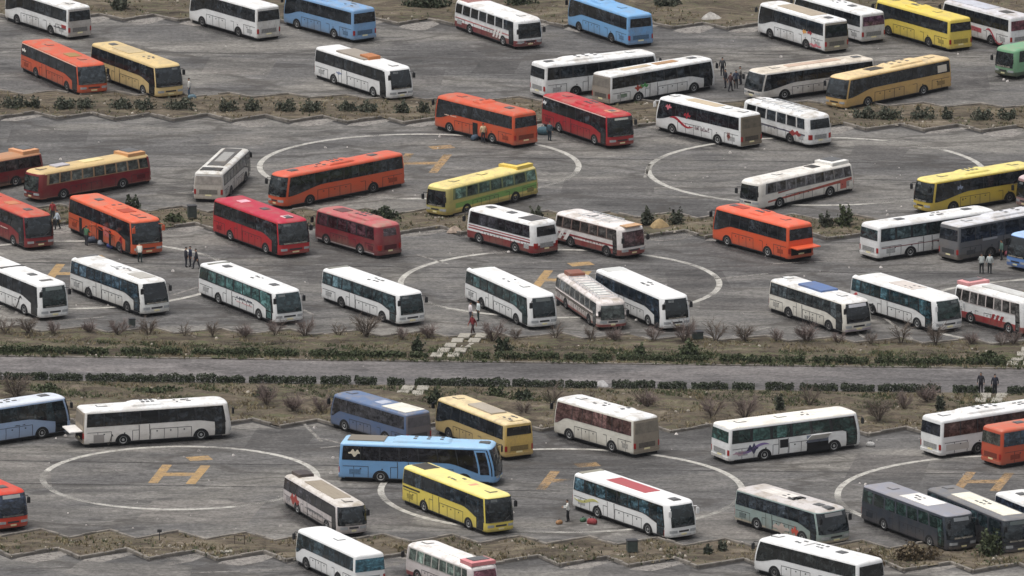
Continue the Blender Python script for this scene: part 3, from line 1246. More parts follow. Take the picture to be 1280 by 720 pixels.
    # ---- emblems and lettering on the sides
    for (sgn, x0, x1, z0, z1, c, kind) in sp.get('marks', []):
        mb = MB()
        ua, ub = S.ux(x0), S.ux(x1)
        if kind == 'script':
            n = int((x1 - x0) * 60)
            for k in range(n):
                if rnd.random() < 0.12:
                    continue
                u = ua + (ub - ua) * k / n
                w = (ub - ua) / n
                zz = z0 * H + rnd.uniform(0, 0.3) * (z1 - z0) * H
                strip(mb, S, sgn * u, sgn * (u + w * 0.55), zz, zz + (z1 - z0) * H * rnd.uniform(0.3, 0.7), 0.016, 0, 1, 1)
                strip(mb, S, sgn * u, sgn * (u + w * 1.0), z0 * H, z0 * H + 0.05, 0.016, 0, 1, 1)
            nm = 'lettering'
        elif kind == 'swoosh':
            n = 14
            def cen(u):
                t = (abs(u) - ua) / (ub - ua)
                return H * (z0 + (z1 - z0) * (0.5 + 0.5 * sin(t * 5.2 + 0.7)) * (1 - 0.25 * t))
            def th(u):
                t = (abs(u) - ua) / (ub - ua)
                return 0.04 + 0.26 * sin(pi * t) ** 0.8 * (1 - 0.5 * t)
            strip(mb, S, sgn * ua, sgn * ub, lambda u: cen(u) - th(u) / 2, lambda u: cen(u) + th(u) / 2, 0.017, 0, n, 2)
            nm = 'emblem'
        elif kind == 'slant':
            n = 3
            for k in range(n):
                u = ua + (ub - ua) * k / n
                w = (ub - ua) / n * 0.55
                pts = []
                d = (ub - ua) * 0.28
                pa = [S.at(sgn * (u + d), z0 * H, 0.018), S.at(sgn * (u + w + d), z0 * H, 0.018),
                      S.at(sgn * (u + w), z1 * H, 0.018), S.at(sgn * u, z1 * H, 0.018)]
                pb = [S.at(sgn * (u + d), z0 * H, 0.0), S.at(sgn * (u + w + d), z0 * H, 0.0),
                      S.at(sgn * (u + w), z1 * H, 0.0), S.at(sgn * u, z1 * H, 0.0)]
                mb.add(pa + pb, [(0, 1, 2, 3), (0, 4, 5, 1), (1, 5, 6, 2), (2, 6, 7, 3), (3, 7, 4, 0)])
            nm = 'stripe'
        elif kind == 'leaf':
            q1, q2 = rnd.uniform(0, 6), rnd.uniform(0, 6)

            def env(u, ph, k):
                t = (abs(u) - ua) / (ub - ua)
                return abs(sin(pi * t)) ** 0.7 * (0.62 + 0.38 * sin(t * 11 * k + ph))
            strip(mb, S, sgn * ua, sgn * ub,
                  lambda u: H * ((z0 + z1) / 2 - (z1 - z0) / 2 * env(u, q1, 1.0)),
                  lambda u: H * ((z0 + z1) / 2 + (z1 - z0) / 2 * env(u, q2, 1.4) + 0.006), 0.017, 0, 18, 2)
            nm = 'emblem'
        elif kind.startswith('text='):
            cu = bpy.data.curves.new('lettering', 'FONT')
            cu.body = kind[5:]
            cu.size = (z1 - z0) * H * 1.35
            cu.extrude = 0.008
            cu.align_x = 'CENTER'
            to = bpy.data.objects.new('tmp', cu)
            COL.objects.link(to)
            dg = bpy.context.evaluated_depsgraph_get()
            me = bpy.data.meshes.new_from_object(to.evaluated_get(dg))
            bpy.data.objects.remove(to)
            xm = L / 2 - (x0 + x1) / 2 * L
            zc = z0 * H
            for v in me.vertices:
                X, Y, Z = v.co
                v.co = (xm + (X if sgn < 0 else -X), sgn * (S.W / 2 - S.side_in(zc + Y) + 0.012 + Z), zc + Y)
            me.materials.clear()
            me.materials.append(plain(c, 0.6, 'lettering_paint', 0.1, 5))
            o = bpy.data.objects.new('lettering', me)
            COL.objects.link(o)
            o.parent = root
            continue
        else:
            strip(mb, S, sgn * ua, sgn * ub, z0 * H, z1 * H, 0.017, 0, 6, 2)
            nm = 'open_bay' if kind == 'bay' else ('panel_patch' if kind == 'block' else 'stripe')
        if mb.v:
            mb.build(nm, M_BAY if kind == 'bay' else paint(c, 0.5, dirt * 0.6, 'decal_paint'), root)
    # ---- lifted flaps
    for (sgn, x0, x1) in sp.get('flaps', []):
        mb = MB()
        ua, ub = S.ux(x0), S.ux(x1)
        xa, xb = L / 2 - x0 * L, L / 2 - x1 * L
        y = sgn * (W / 2 + 0.02)
        z = 0.43 * H
        vs = []
        for (yy, zz) in ((0, z), (0.75, z + 0.55), (0.78, z + 0.50), (0.03, z - 0.05)):
            vs += [(xa, y + sgn * yy, zz), (xb, y + sgn * yy, zz)]
        mb.add(vs, [(0, 1, 3, 2), (2, 3, 5, 4), (4, 5, 7, 6), (6, 7, 1, 0), (0, 2, 4, 6), (1, 3, 5, 7)])
        mb.build('luggage_flap', body_m, root)
    if sp.get('hatch_open'):
        mb = MB()
        strip(mb, S, -0.95, 0.95, 0.55, 1.25, 0.02, 0, 6, 2, 'R')
        mb.build('engine_bay', M_BAY, root)
        mb = MB()
        x = -L / 2 - 0.02
        w = W / 2 - 0.15
        vs = []
        for (dx, zz) in ((0.0, 1.34), (-1.0, 1.30), (-1.02, 1.22), (0.0, 1.26)):
            vs += [(x + dx, -w, zz), (x + dx, w, zz)]
        mb.add(vs, [(0, 1, 3, 2), (2, 3, 5, 4), (4, 5, 7, 6), (6, 7, 1, 0), (0, 2, 4, 6), (1, 3, 5, 7)])
        mb.build('engine_flap', body_m, root)
    return root

WHITE = (226, 226, 224)
ORANGE = (196, 82, 50)
RED = (156, 22, 36)
BLUE = (118, 156, 194)
YELLOW = (218, 194, 88)
TAN = (208, 182, 128)
FLEET = [   # centre x, y, heading, length, width, height, look, label
    (-42.74,1011.88,122.4,11.92,2.57,3.00,
     dict(col=WHITE, panes=8, marks=[(1,.78,.97,.30,.36,(60,60,70),'script'),(1,.9,.97,.34,.44,(150,50,50),'block')], top=['hatch:0.3','ac:0.5:0.68','hatch:0.85'], rearcol=(175,170,165), dirt=.35),
     'white coach with many window panes at the upper left corner, rear end facing right'),
    (-40.20,986.61,295.7,13.43,2.86,2.78,
     dict(col=ORANGE, gutter=(225,190,170), marks=[(-1,.9,.97,.66,.8,(220,215,205),'leaf')], top=['hatch:0.2','panel:0.3:0.42:(150,120,70):0.2','hatch:0.75']),
     'orange coach in front of the dark hedge, left beside the tan coach'),
    (-33.60,984.59,299.6,13.03,2.75,3.04,
     dict(col=TAN, dirt=.25, top=['vents:0.3','panel:0.5:0.75:(190,170,130)','hatch:0.85']),
     'tan beige coach parked against the right side of an orange coach, by the dark hedge'),
    (-25.56,1011.08,124.9,11.60,2.69,3.17,
     dict(col=WHITE, dirt=.2, rear='window', rgvar=1, rearcol=(200,198,194), top=['hatch:0.2','vents:0.5']),
     'plain white coach at the top edge, tail against the nose of the sky blue coach'),
    (-16.80,1010.07,126.5,11.27,2.72,3.08,
     dict(col=BLUE, panes=0, rear='window', top=['hatch:0.3','ac:0.4:0.6','vents:0.8']),
     'sky blue coach at the top, right of the plain white one, rear window facing us'),
    (-13.23,983.75,302.0,13.06,2.71,2.90,
     dict(col=WHITE, dirt=.15, panes=7, swoop=False, fl=.4, top=['panel:0.38:0.75:(150,140,128):0.36:0.12','panel:0.36:0.48:(176,112,66):0.22:0.3','hatch:0.12'], marks=[(-1,.62,.7,.36,.46,(130,140,165),'leaf')], mirror='dark'),
     'white coach standing alone with brown baggage on its roof'),
    (-2.37,962.14,128.8,11.50,2.75,3.07,
     dict(col=ORANGE, dirt=.25, marks=[(1,.14,.3,.50,.54,(225,190,170),'script'),(1,.5,.56,.12,.48,(0,0,0),'bay')], top=['hatch:0.22','ac:0.42:0.56','hatch:0.8'], rearcol=(190,80,50)),
     'orange coach with an open hold door, tail beside the nose of a red coach'),
    (6.68,962.17,299.9,11.85,2.74,2.96,
     dict(col=RED, roof=(176,34,42), dirt=.22, gutter=(214,190,180), board=(190,190,180), top=['hatch:0.15','panel:0.1:0.2:(205,140,110):0.2','ac:0.35:0.6','hatch:0.8'], marks=[(-1,.92,.98,.7,.84,(220,220,220),'leaf')]),
     "bright red coach with pale route board, parked behind an orange coach's tail"),
    (-1.25,1007.43,298.8,12.18,2.87,2.77,
     dict(col=WHITE, style='o', panes=7, low=(120,34,48), lowh=.30, dirt=.3, bands=[(.05,.97,.40,.40,.44,.44,(190,110,110))], marks=[(-1,.22,.36,.2,.5,(235,230,225),'slant')], pillar=(190,190,190), top=['pod:0.8:0.97:(205,150,145)','hatch:0.15'], mirror='dark'),
     'old white coach with maroon skirt and slanted stripes, alone at the top centre'),
    (8.94,1008.20,118.8,11.70,2.72,3.03,
     dict(col=(116,164,206), dirt=.15, top=['ac:0.3:0.5','hatch:0.7','hatch:0.15'], rearcol=(108,154,198), rlo=.62, rearwide=1.05),
     'bright light blue coach at the top, right of the old maroon and white one'),
    (7.44,982.92,30.7,12.10,2.71,3.08,
     dict(col=WHITE, dirt=.3, panes=8, top=['hatch:0.2','ac:0.45:0.8','hatch:0.9']),
     'white coach with raised roof box, behind the white one with the red and green emblem'),
    (12.68,980.42,40.9,12.75,2.57,2.81,
     dict(col=WHITE, dirt=.35, rear='dusty', rearcol=(140,132,122), marks=[(-1,.70,.77,.36,.58,(160,60,44),'leaf'),(-1,.64,.72,.42,.6,(70,140,80),'leaf'),(-1,.84,.9,.25,.36,(110,130,110),'block')], top=['hatch:0.15','panel:0.3:0.5:(170,130,90):0.16','panel:0.55:0.8:(200,180,150):0.14']),
     'white coach with a red and green emblem on its side and a dusty grey tail'),
    (17.16,961.57,129.8,11.71,2.55,3.05,
     dict(col=WHITE, dirt=.22, rear='dusty', rearcol=(118,108,92), gutter=(235,235,235), mirror='body', marks=[(1,.19,.46,.30,.52,(170,34,48),'swoosh'),(1,.34,.42,.54,.74,(160,36,50),'leaf'),(1,.12,.19,.68,.86,(200,110,120),'leaf'),(1,.46,.66,.30,.42,(110,84,90),'script'),(1,.84,.88,.18,.46,(120,50,40),'leaf')], top=['hatch:0.12','panel:0.3:0.65:(196,178,150):0.2','hatch:0.72','hatch:0.9']),
     'white coach with flowing red emblem on its side and dusty brown tail'),
    (24.04,961.88,124.9,10.09,2.72,2.79,
     dict(col=WHITE, style='o', dirt=.4, panes=6, pillar=(200,200,198), bands=[(.03,.97,.36,.36,.40,.40,(90,90,110))], marks=[(1,.72,.9,.26,.48,(150,50,50),'leaf')], top=['rack:0.25:0.85','hatch:0.12']),
     'old white coach with roof rack and small red side marks, beside the red emblem coach'),
    (26.50,1005.10,122.0,11.52,2.69,3.01,
     dict(col=WHITE, dirt=.3, rear='window', rearcol=(146,140,128), rlo=.5, rearwide=1.4, marks=[(1,.68,.74,.44,.6,(220,160,80),'leaf'),(1,.75,.82,.46,.6,(160,50,60),'leaf'),(1,.78,.95,.12,.26,(205,120,130),'leaf')], top=['panel:0.25:0.75:(170,156,136):0.3','hatch:0.88']),
     'white coach with orange and pink side marks and large grey rear, top right row'),
    (29.91,1009.67,123.0,11.54,2.71,2.88,
     dict(col=WHITE, dirt=.25, rglass=(92,64,84), rear='window', top=['hatch:0.3','hatch:0.7','vents:0.5'], rearcol=(196,194,190)),
     'white coach with purple tinted rear window, beside the yellow coach at the top right'),
    (37.52,1006.38,122.9,12.34,2.63,3.00,
     dict(col=YELLOW, dirt=.2, top=['ac:0.35:0.55','hatch:0.7','hatch:0.15'], rlo=.62),
     'yellow coach in the top right row, rear end facing us'),
    (43.43,1006.94,123.9,10.99,2.75,2.96,
     dict(col=WHITE, dirt=.35, roof=(200,198,200), rglass=(120,70,80), bands=[(.02,.6,.36,.30,.52,.44,(186,80,90))], marks=[(1,.66,.9,.1,.5,(170,50,70),'swoosh')], top=['panel:0.1:0.6:(190,192,200):0.3','panel:0.72:0.84:(60,60,60):0.16']),
     'white coach with red waves on its side, behind the green minibus at the upper right'),
    (47.86,991.86,222.1,10.00,2.75,2.76,
     dict(col=(112,158,122), style='o', dirt=.3, panes=6, swoop=False, mini=0, low=(58,84,66), lowh=.24, glass=(44,58,52), top=['hatch:0.4','hatch:0.7']),
     'pale green old bus cut by the right edge of the photo'),
    (26.55,981.91,214.0,12.74,2.70,2.63,
     dict(col=(214,210,204), roof=(214,204,188), dirt=.4, top=['hatch:0.2','panel:0.3:0.75:(196,170,150):0.16','hatch:0.9'], swx=.3),
     'dusty white coach behind the tan one, its sloping window line facing left'),
    (33.52,979.23,225.7,14.19,2.54,2.93,
     dict(col=(196,160,100), roof=(224,196,146), dirt=.3, top=['panel:0.3:0.42:(60,56,50):0.2','ac:0.45:0.78','hatch:0.88'], marks=[(1,.86,.95,.6,.82,(205,195,180),'block')]),
     'golden tan coach with front wheel by the bushes, in front of a dusty white coach'),
    (-45.62,939.64,222.6,12.76,2.46,2.60,
     dict(col=(112,24,32), style='o', roof=(176,128,92), dirt=.2, panes=8, swoop=False, low=(70,30,32), glass=(44,40,40), top=['pod:0.82:0.96:(205,150,110)','hatch:0.3'], bands=[(.03,.97,.10,.10,.15,.15,(200,150,120))]),
     'old maroon coach with a cream roof, entering at the left edge behind another maroon one'),
    (-36.38,938.73,221.7,12.65,2.43,2.62,
     dict(col=(118,20,34), style='o', roof=(204,176,124), dirt=.2, panes=9, swoop=False, low=(150,84,70), lowh=.16, pillar=(150,120,90), glass=(78,82,78), top=['hatch:0.1','panel:0.2:0.32:(176,172,176):0.2:0.12','pod:0.8:0.95:(200,150,104)','panel:0.45:0.62:(224,206,150):0.2'], bands=[(.03,.97,.90,.90,.95,.95,(214,184,130))], wglass=(50,56,54)),
     'old maroon coach with cream roof, fully in view left of the grey bus'),
    (-24.80,939.63,79.1,11.33,2.65,2.59,
     dict(col=(196,194,190), dirt=.45, rear='dusty', rearcol=(176,168,158), roof=(206,204,198), panes=8, top=['panel:0.1:0.75:(78,76,74):0.28:0.03','panel:0.25:0.6:(150,148,144):0.18:0.05','panel:0.83:0.93:(44,44,44):0.34']),
     'grey white bus seen from behind with dark panels along its roof'),
    (-15.08,936.57,224.2,14.31,2.29,2.96,
     dict(col=(200,84,52), dirt=.22, roof=(206,90,64), top=['hatch:0.15','vents:0.35','ac:0.4:0.62','hatch:0.8'], swx=.3),
     'long orange coach facing left inside the upper painted ring'),
    (-2.57,932.71,230.2,12.40,2.59,2.71,
     dict(col=(178,168,98), roof=(226,206,130), style='o', dirt=.3, panes=7, pillar=(110,120,80), glass=(64,82,74), bands=[(.1,.97,.28,.30,.44,.50,(122,160,84)),(.1,.97,.22,.22,.28,.30,(214,190,110))], low=(176,156,80), lowh=.2, top=['hatch:0.2','hatch:0.5','pod:0.78:0.95:(224,196,96)'], mirror='dark'),
     'old yellow coach with a green side stripe'),
    (-42.23,920.15,298.2,12.30,2.67,2.96,
     dict(col=(124,18,32), roof=(186,74,52), dirt=.25, top=['hatch:0.2','panel:0.4:0.5:(190,120,80):0.2','hatch:0.7'], mirror='dark', marks=[(-1,.3,.44,.42,.46,(215,190,180),'script')]),
     'dark red coach with orange roof at the left edge, beside an orange coach'),
    (-33.17,917.55,298.2,12.48,2.91,3.09,
     dict(col=(198,84,48), roof=(212,96,62), dirt=.25, mirror='body', top=['hatch:0.12','panel:0.28:0.4:(170,60,30):0.2','ac:0.42:0.56','hatch:0.2','hatch:0.75'], marks=[(-1,.46,.53,.1,.5,(0,0,0),'bay'),(-1,.34,.37,.1,.5,(0,0,0),'bay'),(-1,.78,.82,.1,.52,(0,0,0),'bay'),(-1,.37,.45,.3,.56,(190,100,96),'block')], flaps=[(-1,.30,.34),(-1,.46,.53)]),
     'orange coach with opened luggage holds, people loading beside it'),
    (-20.96,916.86,300.7,11.62,2.99,3.13,
     dict(col=(170,26,38), roof=(176,34,60), dirt=.15, top=['hatch:0.12','panel:0.1:0.17:(225,190,190):0.14','hatch:0.45','panel:0.72:0.8:(225,170,180):0.16'], wglass=(40,44,46)),
     'scarlet coach with a crimson roof, left of the dull burgundy one'),
    (-12.89,915.52,126.3,9.36,2.69,2.84,
     dict(col=(124,38,48), roof=(178,92,92), style='o', dirt=.35, panes=6, swoop=False, glass=(66,44,50), rear='window', rearwide=.8, rglass=(96,84,88), rlo=.66, low=(110,34,46), bands=[(.04,.97,.12,.12,.16,.16,(190,180,180))], top=['panel:0.2:0.35:(96,60,60):0.2','ac:0.45:0.8']),
     'dull burgundy old coach with faded pink roof, right of the scarlet one'),
    (-0.00,916.26,129.0,9.03,2.87,2.83,
     dict(col=WHITE, style='o', dirt=.3, panes=7, low=(124,30,40), lowh=.33, bands=[(.03,.97,.40,.40,.44,.44,(150,40,50)),(.03,.97,.48,.48,.51,.51,(150,50,60))], rear='window', rearwide=1.1, rlo=.6, glass=(40,40,44), top=['hatch:0.2','panel:0.7:0.9:(70,70,72):0.3:0.02','hatch:0.5']),
     'old white and maroon coach seen from behind, left twin of the nose to nose pair'),
    (7.33,915.17,308.5,8.79,2.83,2.67,
     dict(col=(222,216,212), style='o', dirt=.35, panes=7, low=(130,30,42), lowh=.30, bands=[(.1,.97,.36,.36,.42,.42,(140,40,50))], marks=[(-1,.72,.97,.2,.52,(236,232,228),'slant')], pillar=(110,90,84), glass=(60,56,54), wglass=(80,62,64), top=['hatch:0.6','panel:0.0:0.1:(190,150,110):0.3','rack:0.25:0.7']),
     'old white and maroon coach facing us, right beside its twin seen from behind'),
    (20.89,914.74,126.8,10.54,2.77,3.13,
     dict(col=(212,86,50), dirt=.2, hatch_open=True, roof=(222,96,66), top=['hatch:0.15','panel:0.18:0.3:(160,56,34):0.14','ac:0.4:0.6','hatch:0.8'], mirror='dark'),
     'orange coach with its engine flap raised at the rear'),
    (24.25,935.18,226.0,12.21,2.56,2.56,
     dict(col=(222,218,210), style='o', dirt=.3, panes=9, pillar=(110,110,112), glass=(88,88,92), bands=[(.1,.97,.26,.44,.32,.54,(160,72,60)),(.2,.97,.5,.72,.56,.9,(130,60,56))], top=['panel:0.62:0.7:(40,40,40):0.2','pod:0.78:0.95:(226,224,218)','hatch:0.3'], marks=[(1,.84,.9,.2,.5,(180,90,80),'block')]),
     'white coach with a slanted red brown stripe, alone inside the upper right ring'),
    (39.37,933.32,218.0,12.10,2.58,2.89,
     dict(col=(196,170,70), roof=(226,210,124), dirt=.22, top=['hatch:0.2','ac:0.35:0.6','hatch:0.85'], swx=.34, marks=[(1,.24,.3,.62,.78,(130,140,160),'leaf'),(1,.3,.31,.3,.36,(60,60,40),'block')]),
     'yellow coach facing left at the right edge, black sloping window line'),
    (34.86,914.71,35.0,12.72,2.69,2.99,
     dict(col=WHITE, dirt=.25, panes=7, glass=(60,74,76), marks=[(-1,.45,.97,.36,.38,(120,60,60),'block')], top=['hatch:0.2','vents:0.45','hatch:0.75'], rear='window'),
     'white coach seen from behind, its flank hidden by the dark grey coach on the right'),
    (41.50,914.75,40.6,13.84,2.52,3.16,
     dict(col=(92,94,98), roof=(206,206,208), low=(70,72,76), dirt=.3, rearcol=(104,104,106), top=['ac:0.3:0.7','hatch:0.85'], marks=[(-1,.68,.8,.5,.56,(150,152,155),'block'),(-1,.4,.62,.1,.44,(0,0,0),'bay')], glass=(40,44,50)),
     'dark grey coach with pale roof, right against a white coach, people at its hold'),
    (46.27,910.77,221.3,12.30,2.53,2.97,
     dict(col=(92,132,190), roof=(160,190,226), low=(84,124,184), dirt=.2, glass=(50,60,74), top=['hatch:0.2','hatch:0.8']),
     'blue coach nose cut off by the right edge, below the dark grey coach'),
    (-40.41,893.50,299.6,13.63,2.73,2.98,
     dict(col=WHITE, dirt=.2, wglass=(36,46,46), top=['panel:0.1:0.14:(80,80,80):0.2:0.02','hatch:0.3','panel:0.55:0.58:(60,60,60):0.4:0.02'], marks=[(-1,.24,.36,.12,.5,(40,42,48),'swoosh')], mirror='dark', visor=(110,120,118)),
     'white coach at the left end of the middle front row'),
    (-32.04,894.20,302.1,12.04,2.69,2.89,
     dict(col=(222,222,218), roof=WHITE, dirt=.3, panes=8, glass=(54,72,84), top=['panel:0.12:0.3:(176,172,164):0.26','vents:0.42','hatch:0.55','panel:0.93:0.96:(90,90,90):0.36:0.02']),
     'white coach with bluish window panes, second from the left in the middle front row'),
    (-21.29,891.72,299.5,13.46,2.66,2.77,
     dict(col=WHITE, dirt=.15, panes=8, glass=(62,88,86), gvar=.4, wglass=(30,42,44), top=['hatch:0.2','vents:0.42','panel:0.9:0.93:(120,120,110):0.36:0.02','hatch:0.8'], marks=[(-1,.3,.5,.42,.5,(50,60,80),'script'),(-1,.3,.5,.3,.33,(210,150,150),'script')]),
     'white coach with teal green window panes and small side lettering'),
    (-11.30,890.54,302.3,12.25,2.59,2.74,
     dict(col=WHITE, dirt=.12, panes=7, glass=(58,74,78), top=['vents:0.45','panel:0.93:0.96:(130,130,120):0.36:0.02'], wglass=(28,40,42)),
     'clean white coach between the teal windowed one and the painted middle ring'),
    (-0.05,889.80,295.1,12.75,2.58,2.80,
     dict(col=WHITE, dirt=.15, panes=8, glass=(46,66,68), top=['hatch:0.3','vents:0.5','panel:0.93:0.96:(90,90,84):0.38:0.02'], visor=(90,96,96), wglass=(30,42,44)),
     'white coach just left of the small old coach with baggage on the roof'),
    (6.41,889.51,287.0,12.11,2.54,2.39,
     dict(col=(216,208,204), style='o', dirt=.45, panes=8, pillar=(150,146,142), glass=(80,84,86), low=(150,40,52), lowh=.22, bands=[(.03,.97,.4,.4,.44,.44,(120,110,106))], top=['rack:0.1:0.8','panel:0.8:0.93:(132,80,64):0.26:0.3','panel:0.2:0.6:(214,212,206):0.2:0.1'], wglass=(76,82,80)),
     'small old white coach with red baggage on its roof, squeezed between two white coaches'),
    (10.63,889.27,295.6,12.74,2.67,2.80,
     dict(col=WHITE, dirt=.12, top=['vents:0.42','panel:0.86:0.97:(200,200,196):0.33:0.02'], glass=(38,48,58), wglass=(26,34,36)),
     'white coach on the right side of the small old coach with roof baggage'),
    (25.00,886.92,302.6,11.20,2.71,2.75,
     dict(col=(222,218,206), roof=WHITE, dirt=.3, visor=(200,200,205), glass=(52,58,60), wglass=(26,30,34), panes=8, bumper=(190,180,200), top=['panel:0.38:0.68:(86,112,158):0.3:0.16','vents:0.85','hatch:0.22','hatch:0.92'], marks=[(-1,.37,.57,.13,.27,(40,44,48),'text=W S E')]),
     'white coach with a blue roof panel and dark letters low on its side'),
    (32.03,888.00,303.7,12.05,2.85,2.81,
     dict(col=WHITE, dirt=.18, panes=8, glass=(38,58,64), wglass=(30,44,42), mirror='body', top=['vents:0.42','panel:0.35:0.62:(206,196,188):0.26','panel:0.93:0.96:(90,90,84):0.38:0.02'], marks=[(-1,.9,.97,.42,.5,(200,90,90),'swoosh')]),
     'white coach right of the one with the blue roof panel'),
    (39.57,885.48,307.5,8.76,2.75,2.94,
     dict(col=WHITE, style='o', dirt=.3, panes=8, low=(150,34,44), lowh=.26, pillar=(190,180,176), glass=(70,68,66), marks=[(-1,.28,.46,.12,.44,(150,34,44),'slant')], bands=[(.03,.97,.24,.24,.30,.30,(160,40,50))], top=['panel:0.1:0.7:(200,200,196):0.18:0.12','pod:0.8:0.96:(214,150,150)']),
     'old white coach with red slanted stripes, right end of the middle front row'),
    (-40.20,843.90,34.5,13.35,2.37,3.05,
     dict(col=(150,170,198), roof=(206,212,220), dirt=.15, rim=True, top=['hatch:0.15','vents:0.4','rack:0.5:0.8'], marks=[(-1,.33,.4,.43,.46,(60,70,90),'script')], swx=.3, glass=(34,44,48)),
     'pale blue coach at the left edge below the road, facing right'),
    (-27.71,844.77,16.8,11.99,2.63,2.91,
     dict(col=(222,218,212), roof=WHITE, dirt=.25, rim=True, glass=(30,34,38), rear='dusty', rearcol=(150,140,126), hatch_open=True, top=['vents:0.3','ac:0.45:0.68','hatch:0.85'], swx=.2, flow=.46, marks=[(-1,.86,.93,.12,.34,(150,146,142),'block'),(-1,.80,.84,.06,.32,(40,40,44),'swoosh')]),
     'white coach with its rear flap lifted, just above the ring with the orange H'),
    (-10.25,846.17,128.2,8.68,2.57,2.72,
     dict(col=(84,102,132), roof=(92,112,144), dirt=.3, rear='dusty', rearcol=(104,100,104), top=['panel:0.65:0.95:(226,222,208):0.38:0.03','hatch:0.15','panel:0.5:0.6:(180,186,200):0.2:0.02'], glass=(56,56,60), swx=.1),
     'dull blue coach with a white patch on the roof, behind the long sky blue coach'),
    (-2.20,842.85,119.9,11.07,2.63,2.94,
     dict(col=(190,166,112), roof=(222,200,154), dirt=.3, rear='window', rlo=.66, rearwide=1.1, rglass=(40,36,34), top=['panel:0.38:0.72:(170,160,144):0.25:0.12','hatch:0.15','vents:0.88'], rearcol=(196,164,92)),
     'beige coach behind the long sky blue coach, its tail toward us'),
    (7.25,843.15,128.4,10.08,2.68,3.06,
     dict(col=(216,212,200), roof=WHITE, dirt=.3, rear='dusty', rearcol=(142,132,118), glass=(92,70,68), gvar=.4, top=['vents:0.45','hatch:0.2','ac:0.66:0.8'], swx=.14),
     'dusty white coach with reddish curtained windows, tail toward us below the road'),
    (21.15,840.22,29.1,11.94,2.85,2.90,
     dict(col=WHITE, dirt=.2, panes=6, glass=(46,70,66), swx=.12, flow=.4, roof=(236,232,222), marks=[(-1,.56,.62,.08,.52,(0,0,0),'bay'),(-1,.26,.42,.08,.34,(0,0,0),'bay'),(-1,.26,.42,.34,.54,(96,104,120),'block'),(-1,.70,.95,.28,.48,(130,112,160),'swoosh'),(-1,.78,.86,.22,.52,(60,60,90),'leaf'),(-1,.86,.97,.22,.34,(180,150,160),'leaf')], top=['hatch:0.85','vents:0.4','hatch:0.55'], flaps=[(-1,.27,.42)]),
     'white coach with purple side artwork and open luggage holds'),
    (37.73,842.82,34.1,13.46,2.78,3.07,
     dict(col=WHITE, dirt=.2, glass=(78,60,56), gvar=.4, rglass=(50,52,60), top=['hatch:0.9','ac:0.5:0.8','vents:0.35'], marks=[(-1,.8,.96,.2,.36,(190,186,180),'block')], rim=False),
     'white coach with brown curtained windows at the right edge, beside an orange one'),
    (42.18,839.68,35.3,13.51,2.61,3.04,
     dict(col=(184,78,52), roof=(196,98,72), dirt=.25, glass=(50,64,76), rglass=(90,90,84), top=['hatch:0.8','hatch:0.4'], rear='window'),
     'orange coach cut by the right edge, in front of the white one with brown curtains'),
    (-6.93,831.27,351.2,12.29,2.89,3.05,
     dict(col=(112,156,198), roof=(150,188,216), dirt=.12, rim=True, glass=(30,30,34), top=['hatch:0.1','ac:0.3:0.68','panel:0.72:0.95:(120,112,100):0.3:0.08'], marks=[(-1,.86,.94,.64,.84,(200,190,170),'leaf')], swx=.3, flow=.26, door='body'),
     'long sky blue coach seen side on in the middle of the lower lot'),
    (-40.32,819.75,299.8,12.30,2.87,3.00,
     dict(col=(198,58,36), dirt=.15, visor=(176,176,172), top=['hatch:0.15','hatch:0.6'], wglass=(34,42,56)),
     'red orange coach nose at the lower left edge'),
    (-13.99,817.92,292.4,11.59,2.45,2.45,
     dict(col=(206,198,196), roof=(206,200,192), dirt=.4, top=['panel:0.2:0.72:(150,138,120):0.28:0.04','panel:0.84:0.97:(66,56,56):0.25:0.22','hatch:0.12'], marks=[(-1,.7,.86,.2,.62,(160,60,54),'leaf'),(-1,.1,.6,.2,.24,(110,110,112),'script'),(-1,.1,.6,.36,.39,(110,110,112),'block')], glass=(40,40,46), swoop=False),
     'white coach with dirty brown roof, at the right end of the lower left ring'),
    (-4.05,818.72,301.1,12.60,2.49,3.00,
     dict(col=(218,198,92), roof=(230,216,134), dirt=.14, panes=0, glass=(36,44,50), top=['hatch:0.12','vents:0.5','panel:0.8:0.95:(52,48,42):0.26:0.03','panel:0.3:0.34:(210,150,120):0.15:0.01'], marks=[(-1,.78,.98,.46,.5,(40,44,44),'block')], swx=.26, flow=.33),
     'yellow coach in front of the long sky blue coach, facing us'),
    (9.23,816.99,303.8,12.92,2.76,2.85,
     dict(col=WHITE, dirt=.1, panes=8, glass=(40,58,66), gvar=.9, wglass=(24,32,34), mirror='body', top=['panel:0.32:0.72:(168,76,80):0.25:0.03','hatch:0.1','panel:0.93:0.97:(140,136,120):0.36:0.02'], marks=[(-1,.72,.97,.3,.46,(190,186,120),'swoosh'),(-1,.02,.05,.1,.3,(170,60,60),'block')]),
     'white coach with a red panel on its roof, in the centre of the lower lot'),
    (20.98,813.91,307.3,10.45,3.00,2.72,
     dict(col=(140,156,152), roof=(196,190,186), dirt=.35, visor=(120,120,120), marks=[(-1,.26,.34,.14,.42,(206,70,50),'leaf'),(-1,.36,.55,.1,.4,(186,170,160),'leaf')], top=['hatch:0.1','vents:0.4','vents:0.5','panel:0.5:0.8:(224,218,210):0.2:0.03','hatch:0.2'], glass=(44,50,56), low=(190,180,160), lowh=.18),
     'grey green coach with an orange mark near the front wheel, left of the black coaches'),
    (30.42,813.02,300.7,12.20,2.72,2.85,
     dict(col=(46,53,63), roof=(138,138,146), dirt=.18, panes=7, glass=(44,62,58), pillar=(54,58,68), top=['panel:0.3:0.62:(232,228,222):0.32:0.03','vents:0.5','hatch:0.8'], visor=(120,124,128), swoop=False, low=(50,54,64), mirror='dark'),
     'dark slate coach with a white patch on its roof, beside the bigger bush'),
